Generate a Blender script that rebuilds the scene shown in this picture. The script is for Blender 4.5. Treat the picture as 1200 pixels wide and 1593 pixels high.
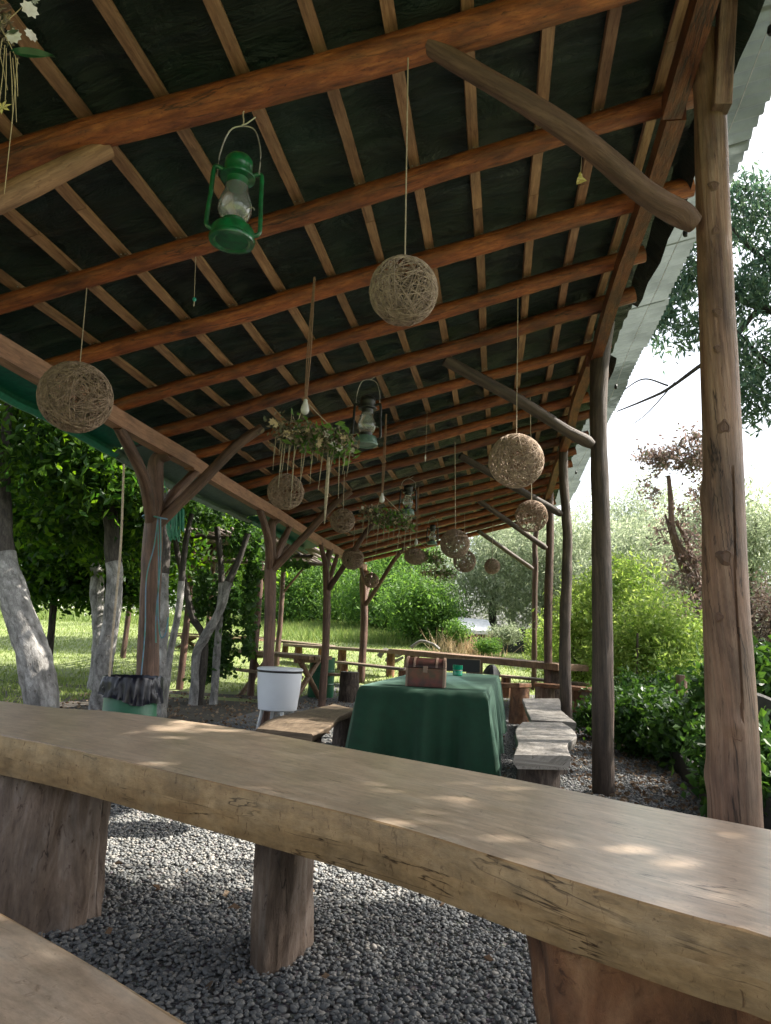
import bpy, math, random
import numpy as np
from mathutils import Vector, Matrix, noise as mnoise

random.seed(7); rng = np.random.default_rng(11)
S = bpy.context.scene
COL = S.collection
for o in list(bpy.data.objects): bpy.data.objects.remove(o)

# ------------------------------------------------------------------ camera
F = 1118.0; VX, VY, ROLL, EYE = 775.6, 1006.2, 0.0204, 1.15
d_ = np.array([VX-600, VY-796.5, F]); d_ /= np.linalg.norm(d_)
u_ = np.array([math.sin(ROLL), -math.cos(ROLL), 0.0]); u_ -= u_.dot(d_)*d_; u_ /= np.linalg.norm(u_)
RW = np.array([np.cross(d_, u_), d_, u_])          # rows: world X, Y, Z seen from the camera
cam = bpy.data.cameras.new('camera'); co = bpy.data.objects.new('camera', cam); COL.objects.link(co)
right, down, fwd = RW[:, 0], RW[:, 1], RW[:, 2]
M4 = Matrix(((right[0], -down[0], -fwd[0], 0), (right[1], -down[1], -fwd[1], 0), (right[2], -down[2], -fwd[2], EYE), (0, 0, 0, 1)))
co.matrix_world = M4
cam.sensor_fit = 'VERTICAL'; cam.sensor_height = 36; cam.lens = 36*F/1593
cam.clip_start = 0.05; cam.clip_end = 2000
S.camera = co

# ------------------------------------------------------------------ light
SUN_AZ, SUN_EL = math.radians(68), math.radians(47)     # azimuth measured from +Y towards +X
w = bpy.data.worlds.new('World'); S.world = w; w.use_nodes = True
nt = w.node_tree; bg = nt.nodes['Background']
sky = nt.nodes.new('ShaderNodeTexSky'); sky.sky_type = 'NISHITA'; sky.sun_disc = False
sky.sun_elevation = SUN_EL; sky.sun_rotation = SUN_AZ; sky.dust_density = 4.0; sky.air_density = 1.0
hs = nt.nodes.new('ShaderNodeHueSaturation'); hs.inputs['Saturation'].default_value = 0.42
nt.links.new(sky.outputs[0], hs.inputs['Color']); nt.links.new(hs.outputs[0], bg.inputs['Color'])
bg.inputs['Strength'].default_value = 0.15
sl = bpy.data.lights.new('sun', 'SUN'); sl.energy = 5.0; sl.angle = math.radians(0.53); sl.color = (1.0, .93, .82)
so = bpy.data.objects.new('sun', sl); COL.objects.link(so)
sd = Vector((math.sin(SUN_AZ)*math.cos(SUN_EL), math.cos(SUN_AZ)*math.cos(SUN_EL), math.sin(SUN_EL)))
so.rotation_euler = sd.to_track_quat('Z', 'Y').to_euler(); so.location = sd*60
S.view_settings.view_transform = 'Standard'; S.view_settings.look = 'None'
S.view_settings.exposure = 1.55; S.view_settings.gamma = 1.0; S.view_settings.use_curve_mapping = False
S.render.engine = 'CYCLES'
S.cycles.max_bounces = 8; S.cycles.diffuse_bounces = 4; S.cycles.transparent_max_bounces = 12
S.cycles.sample_clamp_indirect = 6

# ------------------------------------------------------------------ placing
def ray(px, py):
    return RW @ np.array([px-600.0, py-796.5, F])
def at(px, py, Y):
    v = ray(px, py); t = Y/v[1]; return Vector((v[0]*t, Y, EYE+v[2]*t))
def onz(px, py, z):
    v = ray(px, py); t = (z-EYE)/v[2]; return Vector((v[0]*t, v[1]*t, z))
def atx(px, py, X):
    v = ray(px, py); t = X/v[0]; return Vector((X, v[1]*t, EYE+v[2]*t))
RZ0, RS = 3.71, 0.27
def roofz(X): return RZ0+RS*X
def onroof(px, py, dz=0.0):
    v = ray(px, py); t = (RZ0+dz-EYE)/(v[2]-RS*v[0]); return Vector((v[0]*t, v[1]*t, EYE+v[2]*t))
def pxr(r, Y): return r*Y/F
def ground(x, y):
    s = max(0.0, y-12.0)
    z = 0.0
    if s > 0: z = 0.1*(math.sqrt(s*s+4)-2) if s < 22 else 0.1*(math.sqrt(22*22+4)-2)+0.012*(s-22)
    return z

# ------------------------------------------------------------------ materials
MATS = {}
def newmat(name):
    m = bpy.data.materials.new(name); m.use_nodes = True; MATS[name] = m
    t = m.node_tree; b = t.nodes['Principled BSDF']; return m, t, b
def N(t, typ, **k):
    n = t.nodes.new(typ)
    for a, v in k.items():
        if a in n.inputs: n.inputs[a].default_value = v
        else: setattr(n, a, v)
    return n
def ramp(t, stops):
    r = t.nodes.new('ShaderNodeValToRGB'); e = r.color_ramp.elements
    while len(e) < len(stops): e.new(0.5)
    for i, (p, c) in enumerate(stops):
        e[i].position = p; e[i].color = (*c, 1)
    return r
def coords(t, kind='UV', scale=(1, 1, 1)):
    tc = t.nodes.new('ShaderNodeTexCoord'); mp = t.nodes.new('ShaderNodeMapping'); mp.inputs['Scale'].default_value = scale
    t.links.new(tc.outputs[kind], mp.inputs['Vector']); return mp
def wood(name, c1, c2, c3, rough=.6, grain=(60, 3, 1), bump=.4, spots=.5, kind='UV', blotch=3.0, coat=0.0, varied=.25, fleck=.5, fleckcol=(.25, .16, .12), crack=None):
    m, t, b = newmat(name)
    mp = coords(t, kind, grain)
    n1 = N(t, 'ShaderNodeTexNoise', Scale=1.0, Detail=7.0, Roughness=.62, Distortion=.6)
    t.links.new(mp.outputs[0], n1.inputs['Vector'])
    mp2 = coords(t, kind, (blotch*2, blotch, blotch))
    n2 = N(t, 'ShaderNodeTexNoise', Scale=1.0, Detail=4.0, Roughness=.6)
    t.links.new(mp2.outputs[0], n2.inputs['Vector'])
    r1 = ramp(t, [(.28, c1), (.5, c2), (.72, c3)])
    t.links.new(n1.outputs[0], r1.inputs[0])
    r2 = ramp(t, [(.33, (1-spots,)*3), (.58, (1, 1, 1))])
    t.links.new(n2.outputs[0], r2.inputs[0])
    mx = N(t, 'ShaderNodeMix', data_type='RGBA', blend_type='MULTIPLY'); mx.inputs['Factor'].default_value = 1
    t.links.new(r1.outputs[0], mx.inputs[6]); t.links.new(r2.outputs[0], mx.inputs[7])
    # fine fibres and small dark flecks
    mp3 = coords(t, kind, (grain[0]*2.6, grain[1]*2.2, 1)); n3 = N(t, 'ShaderNodeTexNoise', Scale=1.0, Detail=8.0, Roughness=.75)
    t.links.new(mp3.outputs[0], n3.inputs['Vector']); r3 = ramp(t, [(.3, (.62,)*3), (.62, (1.12,)*3)]); t.links.new(n3.outputs[0], r3.inputs[0])
    mx3 = N(t, 'ShaderNodeMix', data_type='RGBA', blend_type='MULTIPLY'); mx3.inputs['Factor'].default_value = 1
    t.links.new(mx.outputs[2], mx3.inputs[6]); t.links.new(r3.outputs[0], mx3.inputs[7])
    g0, g1 = grain[0], grain[1]; lo_, hi_ = min(g0, g1), max(g0, g1)
    mp4 = coords(t, kind, (hi_*2.4 if g0 > g1 else lo_*9, lo_*5 if g0 > g1 else hi_*2.0, 1)); n4 = N(t, 'ShaderNodeTexNoise', Scale=1.0, Detail=5.0, Roughness=.7, Distortion=.8)
    t.links.new(mp4.outputs[0], n4.inputs['Vector']); r4 = ramp(t, [(.58, (1, 1, 1)), (.68, fleckcol)]); t.links.new(n4.outputs[0], r4.inputs[0])
    mx4 = N(t, 'ShaderNodeMix', data_type='RGBA', blend_type='MULTIPLY'); mx4.inputs['Factor'].default_value = fleck
    t.links.new(mx3.outputs[2], mx4.inputs[6]); t.links.new(r4.outputs[0], mx4.inputs[7]); mx = mx4
    if crack:
        mp5 = coords(t, kind, (crack[0], crack[1], 1)); n5 = N(t, 'ShaderNodeTexNoise', Scale=1.0, Detail=5.0, Roughness=.55, Distortion=.3)
        t.links.new(mp5.outputs[0], n5.inputs['Vector']); w_ = crack[2]; r5 = ramp(t, [(.5-w_*2, (1, 1, 1)), (.5, (.12, .08, .05)), (.5+w_, (1, 1, 1))]); t.links.new(n5.outputs[0], r5.inputs[0])
        n6 = N(t, 'ShaderNodeTexNoise', Scale=1.0, Detail=3.0); mp6 = coords(t, kind, (crack[0]*1.3+1, crack[1]*.45, 3)); t.links.new(mp6.outputs[0], n6.inputs['Vector'])
        r6 = ramp(t, [(crack[3], (0, 0, 0)), (crack[3]+.06, (1, 1, 1))]); t.links.new(n6.outputs[0], r6.inputs[0])
        mx5 = N(t, 'ShaderNodeMix', data_type='RGBA', blend_type='MULTIPLY'); t.links.new(r6.outputs[0], mx5.inputs['Factor'])
        t.links.new(mx.outputs[2], mx5.inputs[6]); t.links.new(r5.outputs[0], mx5.inputs[7]); mx = mx5
    oi = t.nodes.new('ShaderNodeObjectInfo')
    mr = N(t, 'ShaderNodeMapRange'); mr.inputs['To Min'].default_value = 1-varied; mr.inputs['To Max'].default_value = 1+varied*.6
    t.links.new(oi.outputs['Random'], mr.inputs['Value'])
    hv = t.nodes.new('ShaderNodeHueSaturation'); t.links.new(mr.outputs[0], hv.inputs['Value']); t.links.new(mx.outputs[2], hv.inputs['Color'])
    t.links.new(hv.outputs[0], b.inputs['Base Color'])
    b.inputs['Roughness'].default_value = rough
    if coat: b.inputs['Coat Weight'].default_value = coat; b.inputs['Coat Roughness'].default_value = .3
    bm_ = N(t, 'ShaderNodeBump', Strength=bump, Distance=.01)
    hsum = N(t, 'ShaderNodeMath', operation='ADD'); t.links.new(n1.outputs[0], hsum.inputs[0]); t.links.new(n3.outputs[0], hsum.inputs[1])
    t.links.new(hsum.outputs[0], bm_.inputs['Height']); t.links.new(bm_.outputs[0], b.inputs['Normal'])
    return m
def plain(name, c, rough=.5, metal=0.0, c2=None, scale=12, bump=0.0, trans=0.0, ior=1.45, kind='Object', coat=0, spec=None):
    m, t, b = newmat(name)
    b.inputs['Roughness'].default_value = rough; b.inputs['Metallic'].default_value = metal
    b.inputs['Transmission Weight'].default_value = trans; b.inputs['IOR'].default_value = ior
    b.inputs['Coat Weight'].default_value = coat
    if spec is not None: b.inputs['Specular IOR Level'].default_value = spec
    mp = coords(t, kind); n = N(t, 'ShaderNodeTexNoise', Scale=float(scale), Detail=5.0)
    t.links.new(mp.outputs[0], n.inputs['Vector'])
    if c2 is None: c2 = tuple(v*.75 for v in c)
    r = ramp(t, [(.35, c2), (.65, c)]); t.links.new(n.outputs[0], r.inputs[0]); t.links.new(r.outputs[0], b.inputs['Base Color'])
    if bump:
        bb = N(t, 'ShaderNodeBump', Strength=bump, Distance=.01); t.links.new(n.outputs[0], bb.inputs['Height']); t.links.new(bb.outputs[0], b.inputs['Normal'])
    return m
def leafmat(name, cols, trans=.35, rough=.5):
    m, t, b = newmat(name)
    g = t.nodes.new('ShaderNodeNewGeometry')
    stops = [(i/(len(cols)-1) if len(cols) > 1 else 0, c) for i, c in enumerate(cols)]
    r = ramp(t, stops); t.links.new(g.outputs['Random Per Island'], r.inputs[0])
    t.links.new(r.outputs[0], b.inputs['Base Color']); b.inputs['Roughness'].default_value = rough
    b.inputs['Specular IOR Level'].default_value = .35
    tr = t.nodes.new('ShaderNodeBsdfTranslucent'); hv = t.nodes.new('ShaderNodeHueSaturation')
    hv.inputs['Value'].default_value = 1.5; hv.inputs['Saturation'].default_value = 1.1; hv.inputs['Hue'].default_value = .485
    t.links.new(r.outputs[0], hv.inputs['Color']); t.links.new(hv.outputs[0], tr.inputs['Color'])
    ms = t.nodes.new('ShaderNodeMixShader'); ms.inputs[0].default_value = trans
    t.links.new(b.outputs[0], ms.inputs[1]); t.links.new(tr.outputs[0], ms.inputs[2])
    t.links.new(ms.outputs[0], t.nodes['Material Output'].inputs['Surface'])
    return m
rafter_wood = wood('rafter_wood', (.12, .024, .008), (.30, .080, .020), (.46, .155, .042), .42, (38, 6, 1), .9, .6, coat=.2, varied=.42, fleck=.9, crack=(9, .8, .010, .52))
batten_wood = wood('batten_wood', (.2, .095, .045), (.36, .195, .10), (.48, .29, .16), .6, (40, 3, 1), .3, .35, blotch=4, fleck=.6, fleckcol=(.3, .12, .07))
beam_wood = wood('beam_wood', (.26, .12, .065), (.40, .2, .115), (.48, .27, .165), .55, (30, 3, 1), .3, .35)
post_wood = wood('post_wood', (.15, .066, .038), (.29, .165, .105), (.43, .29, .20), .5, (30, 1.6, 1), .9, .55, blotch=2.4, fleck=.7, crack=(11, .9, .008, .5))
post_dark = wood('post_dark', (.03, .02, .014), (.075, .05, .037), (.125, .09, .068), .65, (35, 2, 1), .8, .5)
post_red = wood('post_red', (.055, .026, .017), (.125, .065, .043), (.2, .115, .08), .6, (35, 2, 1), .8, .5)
brace_wood = wood('brace_wood', (.075, .036, .022), (.175, .095, .062), (.27, .165, .115), .6, (30, 2, 1), .8, .45, fleck=.6)
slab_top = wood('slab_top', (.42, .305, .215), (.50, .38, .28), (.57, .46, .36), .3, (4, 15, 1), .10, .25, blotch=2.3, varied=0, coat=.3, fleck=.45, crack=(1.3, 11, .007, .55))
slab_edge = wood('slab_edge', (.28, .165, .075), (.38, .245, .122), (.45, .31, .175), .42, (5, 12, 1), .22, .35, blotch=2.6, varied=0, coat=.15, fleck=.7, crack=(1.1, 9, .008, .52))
stump_wood = wood('stump_wood', (.11, .07, .045), (.26, .185, .135), (.44, .36, .30), .75, (14, 3.5, 1), 1.2, .6, varied=.1, blotch=2.2, fleck=.85, crack=(6, 1.6, .007, .52))
stump_red = wood('stump_red', (.10, .035, .013), (.24, .105, .045), (.40, .22, .11), .6, (8, 4, 1), 1.0, .6, varied=.1, blotch=2.5, fleck=.8, crack=(6, 2, .010, .5))
grey_slab = wood('grey_slab', (.13, .115, .10), (.21, .195, .175), (.28, .265, .245), .6, (5, 22, 1), .35, .35, fleck=.6, crack=(3, 9, .01, .5))
brown_slab = wood('brown_slab', (.12, .08, .052), (.22, .16, .105), (.30, .225, .155), .6, (4, 30, 1), .4, .45)
bark = wood('bark', (.02, .014, .01), (.08, .058, .046), (.17, .135, .11), .9, (22, 6, 1), 1.8, .5)
tree_bark = wood('tree_bark', (.02, .018, .014), (.06, .05, .042), (.11, .10, .08), .9, (20, 5, 1), 1.4, .5)
whitewash = wood('whitewash', (.10, .095, .085), (.32, .31, .295), (.52, .51, .49), .85, (12, 5, 1), 1.5, .5, varied=.15, fleck=.8)
table_wood = wood('table_wood', (.13, .075, .042), (.25, .15, .085), (.35, .23, .14), .6, (5, 40, 1), .4, .45)
cloth_green = plain('cloth_green', (.003, .037, .017), .85, c2=(.003, .029, .013), scale=16, bump=.3)
bin_green = plain('bin_green', (.015, .12, .058), .45, c2=(.012, .085, .042), scale=7, bump=.05)
lamp_green = plain('lamp_green', (.006, .14, .042), .32, c2=(.010, .07, .025), scale=28, coat=.5)
lamp_dark = plain('lamp_dark', (.01, .012, .012), .35, c2=(.02, .022, .02), scale=30)
lamp_grey = plain('lamp_grey', (.12, .2, .17), .35, c2=(.07, .13, .11), scale=30)
wire = plain('wire', (.5, .48, .44), .4, .6, scale=30)
glass = plain('glass', (.9, .93, .93), .04, c2=(.85, .9, .9), trans=.92, scale=8)
white_plastic = plain('white_plastic', (.72, .75, .8), .4, c2=(.68, .71, .76), scale=4)
black_plastic = plain('black_plastic', (.012, .012, .015), .4)
clear_plastic = plain('clear_plastic', (.75, .78, .82), .25, trans=.35)
bag_mat = plain('bag_mat', (.008, .009, .018), .28, c2=(.006, .006, .012), scale=14, bump=.12, spec=.45)
chest_wood = plain('chest_wood', (.11, .014, .012), .35, c2=(.03, .008, .008), scale=18, coat=.3)
chest_trim = plain('chest_trim', (.2, .14, .11), .4, .3, c2=(.2, .13, .1), scale=30)
chest_dark = plain('chest_dark', (.05, .015, .012), .4, c2=(.02, .01, .008), scale=20)
cup_green = plain('cup_green', (.01, .36, .2), .12, trans=.2)
twine = plain('twine', (.43, .33, .25), .85, c2=(.25, .185, .14), scale=40)
twine_dark = plain('twine_dark', (.36, .26, .195), .85, c2=(.2, .145, .105), scale=40)
rope = plain('rope', (.45, .38, .3), .85, c2=(.35, .28, .2), scale=60)
rope_dark = plain('rope_dark', (.28, .17, .11), .85, c2=(.2, .12, .08), scale=60)
rope_blue = plain('rope_blue', (.12, .2, .3), .6, c2=(.06, .2, .16), scale=14)
rope_green = plain('rope_green', (.06, .26, .16), .6, scale=14)
moss = plain('moss', (.34, .29, .2), .9, c2=(.22, .19, .12), scale=50)
bulb_white = plain('bulb_white', (.6, .6, .58), .2)
teal = plain('teal', (.03, .35, .3), .3)
petal_white = plain('petal_white', (.75, .72, .68), .6, c2=(.6, .56, .5), scale=40)
petal_cream = plain('petal_cream', (.62, .5, .32), .6, c2=(.5, .38, .22), scale=40)
petal_yellow = plain('petal_yellow', (.68, .62, .25), .5, c2=(.6, .5, .15), scale=40)
straw = plain('straw', (.5, .4, .22), .8)
concrete_dark = plain('concrete_dark', (.045, .04, .036), .7, c2=(.02, .018, .016), scale=10, bump=.3)
white_roof = plain('white_roof', (.85, .86, .88), .5)
dark_fill = plain('dark_fill', (.03, .035, .03), .8)
net_green = plain('net_green', (.012, .125, .08), .55, c2=(.015, .18, .11), scale=25, bump=.3)
net_grey = plain('net_grey', (.13, .2, .17), .55, c2=(.1, .15, .13), scale=25, bump=.3)
LF_tree = leafmat('leaf_walnut', [(.012, .04, .008), (.03, .09, .012), (.09, .18, .02), (.02, .06, .012)], .6)
LF_sunlit = leafmat('leaf_sunlit_tone', [(.06, .14, .02), (.12, .24, .03), (.2, .34, .05), (.08, .18, .025)], .5)  # sunlight on the leaves is put into their yellow-green colour
LF_acacia = leafmat('leaf_acacia', [(.04, .10, .025), (.085, .18, .04), (.15, .27, .06), (.055, .13, .03)], .5)
LF_willow = leafmat('leaf_willow', [(.14, .18, .11), (.25, .3, .19), (.38, .42, .3), (.18, .24, .14)], .5)  # willow grey-green, paled and brightened further in place of haze
LF_bamboo = leafmat('leaf_bamboo', [(.10, .19, .04), (.21, .32, .07), (.36, .46, .15), (.14, .25, .05)], .5)
LF_dark = leafmat('leaf_shrub', [(.02, .055, .014), (.045, .11, .022), (.085, .18, .03), (.025, .07, .018)], .35, .4)
LF_purple = leafmat('leaf_purple', [(.10, .075, .065), (.16, .12, .10), (.24, .18, .15), (.09, .11, .065)], .35)
LF_brown = leafmat('leaf_brown', [(.08, .06, .045), (.15, .115, .09), (.2, .16, .13)], .3)
LF_blue = leafmat('leaf_blue', [(.04, .08, .055), (.065, .12, .085), (.11, .17, .09), (.045, .08, .06)], .4)
LF_dry = leafmat('leaf_dry', [(.10, .06, .035), (.2, .13, .08), (.33, .25, .17), (.06, .04, .025)], .1, .8)
LF_moss = leafmat('leaf_moss', [(.09, .08, .045), (.17, .14, .09), (.26, .21, .14), (.06, .09, .045), (.34, .28, .21)], .25, .8)
GRASS = leafmat('grass_blade', [(.11, .17, .045), (.17, .23, .065), (.23, .29, .09), (.13, .2, .05)], .4, .6)
GRASS_TALL = leafmat('grass_tall', [(.08, .15, .035), (.15, .22, .06), (.25, .3, .11), (.1, .18, .045)], .4, .7)
FLOWER = leafmat('flower_white', [(.5, .5, .42), (.7, .7, .62)], .3, .7)
STRAWY = leafmat('dry_grass', [(.3, .22, .12), (.42, .33, .2), (.5, .42, .28)], .3, .8)

m, t, b = newmat('tarp_sheet')          # dark green woven tarpaulin, faint weave and wrinkles
mp = coords(t, 'Object'); n1 = N(t, 'ShaderNodeTexNoise', Scale=3.0, Detail=6.0, Roughness=.6, Distortion=1.2); n2 = N(t, 'ShaderNodeTexNoise', Scale=1.3, Detail=3.0)
mpx = coords(t, 'Object', (1.5, 9, 1)); n3 = N(t, 'ShaderNodeTexNoise', Scale=1.0, Detail=8.0, Roughness=.7, Distortion=1.5)
t.links.new(mp.outputs[0], n1.inputs[0]); t.links.new(mp.outputs[0], n2.inputs[0]); t.links.new(mpx.outputs[0], n3.inputs[0])
r = ramp(t, [(.35, (.002, .008, .007)), (.65, (.007, .027, .017))]); t.links.new(n2.outputs[0], r.inputs[0]); t.links.new(r.outputs[0], b.inputs['Base Color'])
ad = N(t, 'ShaderNodeMath', operation='ADD'); t.links.new(n1.outputs[0], ad.inputs[0]); t.links.new(n3.outputs[0], ad.inputs[1])
bp = N(t, 'ShaderNodeBump', Strength=1.0, Distance=.05); t.links.new(ad.outputs[0], bp.inputs['Height']); t.links.new(bp.outputs[0], b.inputs['Normal'])
b.inputs['Roughness'].default_value = .40; b.inputs['Specular IOR Level'].default_value = .5
tarp_mat = m
cb_ = cloth_green.node_tree.nodes['Principled BSDF']; cb_.inputs['Sheen Weight'].default_value = .35; cb_.inputs['Sheen Roughness'].default_value = .4; cb_.inputs['Sheen Tint'].default_value = (.55, .9, .75, 1)
m, t, b = newmat('corrugated_sheet')     # weathered translucent corrugated roofing
mp = coords(t, 'Object'); n = N(t, 'ShaderNodeTexNoise', Scale=2.2, Detail=7.0, Roughness=.65); t.links.new(mp.outputs[0], n.inputs[0])
r = ramp(t, [(.3, (.15, .175, .17)), (.6, (.26, .30, .295)), (.8, (.34, .38, .375))]); t.links.new(n.outputs[0], r.inputs[0]); t.links.new(r.outputs[0], b.inputs['Base Color'])
b.inputs['Roughness'].default_value = .55
tr = t.nodes.new('ShaderNodeBsdfTranslucent'); t.links.new(r.outputs[0], tr.inputs['Color'])
ms = t.nodes.new('ShaderNodeMixShader'); ms.inputs[0].default_value = .22
t.links.new(b.outputs[0], ms.inputs[1]); t.links.new(tr.outputs[0], ms.inputs[2]); t.links.new(ms.outputs[0], t.nodes['Material Output'].inputs['Surface'])
sheet_mat = m
m, t, b = newmat('pebble')
g = t.nodes.new('ShaderNodeNewGeometry'); r = ramp(t, [(0, (.09, .097, .102)), (.4, (.14, .147, .15)), (.8, (.20, .20, .192)), (1, (.32, .30, .27))])
t.links.new(g.outputs['Random Per Island'], r.inputs[0]); t.links.new(r.outputs[0], b.inputs['Base Color']); b.inputs['Roughness'].default_value = .62
mp = coords(t, 'Object'); n = N(t, 'ShaderNodeTexNoise', Scale=90.0, Detail=3.0); t.links.new(mp.outputs[0], n.inputs[0])
bp = N(t, 'ShaderNodeBump', Strength=.25, Distance=.003); t.links.new(n.outputs[0], bp.inputs['Height']); t.links.new(bp.outputs[0], b.inputs['Normal'])
pebble = m
def groundmat(name, c1, c2, c3, sc, bump, vor=0):
    m, t, b = newmat(name); mp = coords(t, 'Object')
    n = N(t, 'ShaderNodeTexNoise', Scale=sc, Detail=8.0, Roughness=.65); t.links.new(mp.outputs[0], n.inputs[0])
    nb = N(t, 'ShaderNodeTexNoise', Scale=.6, Detail=4.0); t.links.new(mp.outputs[0], nb.inputs[0])
    ad = N(t, 'ShaderNodeMath', operation='ADD'); t.links.new(n.outputs[0], ad.inputs[0]); t.links.new(nb.outputs[0], ad.inputs[1])
    r = ramp(t, [(.4, c1), (.5, c2), (.6, c3)])
    ml = N(t, 'ShaderNodeMath', operation='MULTIPLY'); ml.inputs[1].default_value = .5; t.links.new(ad.outputs[0], ml.inputs[0])
    t.links.new(ml.outputs[0], r.inputs[0]); t.links.new(r.outputs[0], b.inputs['Base Color']); b.inputs['Roughness'].default_value = .9
    h = n.outputs[0]
    if vor:
        v = N(t, 'ShaderNodeTexVoronoi', Scale=vor); t.links.new(mp.outputs[0], v.inputs['Vector']); h = v.outputs['Distance']
        mx = N(t, 'ShaderNodeMix', data_type='RGBA', blend_type='MULTIPLY'); mx.inputs['Factor'].default_value = .6
        t.links.new(r.outputs[0], mx.inputs[6]); t.links.new(v.outputs['Color'], mx.inputs[7])
        hv = t.nodes.new('ShaderNodeHueSaturation'); hv.inputs['Saturation'].default_value = .35; hv.inputs['Value'].default_value = 1.5
        t.links.new(mx.outputs[2], hv.inputs['Color']); t.links.new(hv.outputs[0], b.inputs['Base Color'])
    bp = N(t, 'ShaderNodeBump', Strength=bump, Distance=.02); t.links.new(h, bp.inputs['Height']); t.links.new(bp.outputs[0], b.inputs['Normal'])
    return m
lawn_mat = groundmat('lawn_ground', (.09, .11, .04), (.16, .2, .065), (.23, .27, .1), 9.0, .6)
soil_mat = groundmat('dark_soil', (.03, .025, .02), (.06, .05, .04), (.10, .085, .065), 14.0, .9)
gravel_mat = groundmat('gravel_bed', (.08, .08, .08), (.12, .12, .118), (.16, .155, .145), 30.0, 1.0, 55.0)

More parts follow.
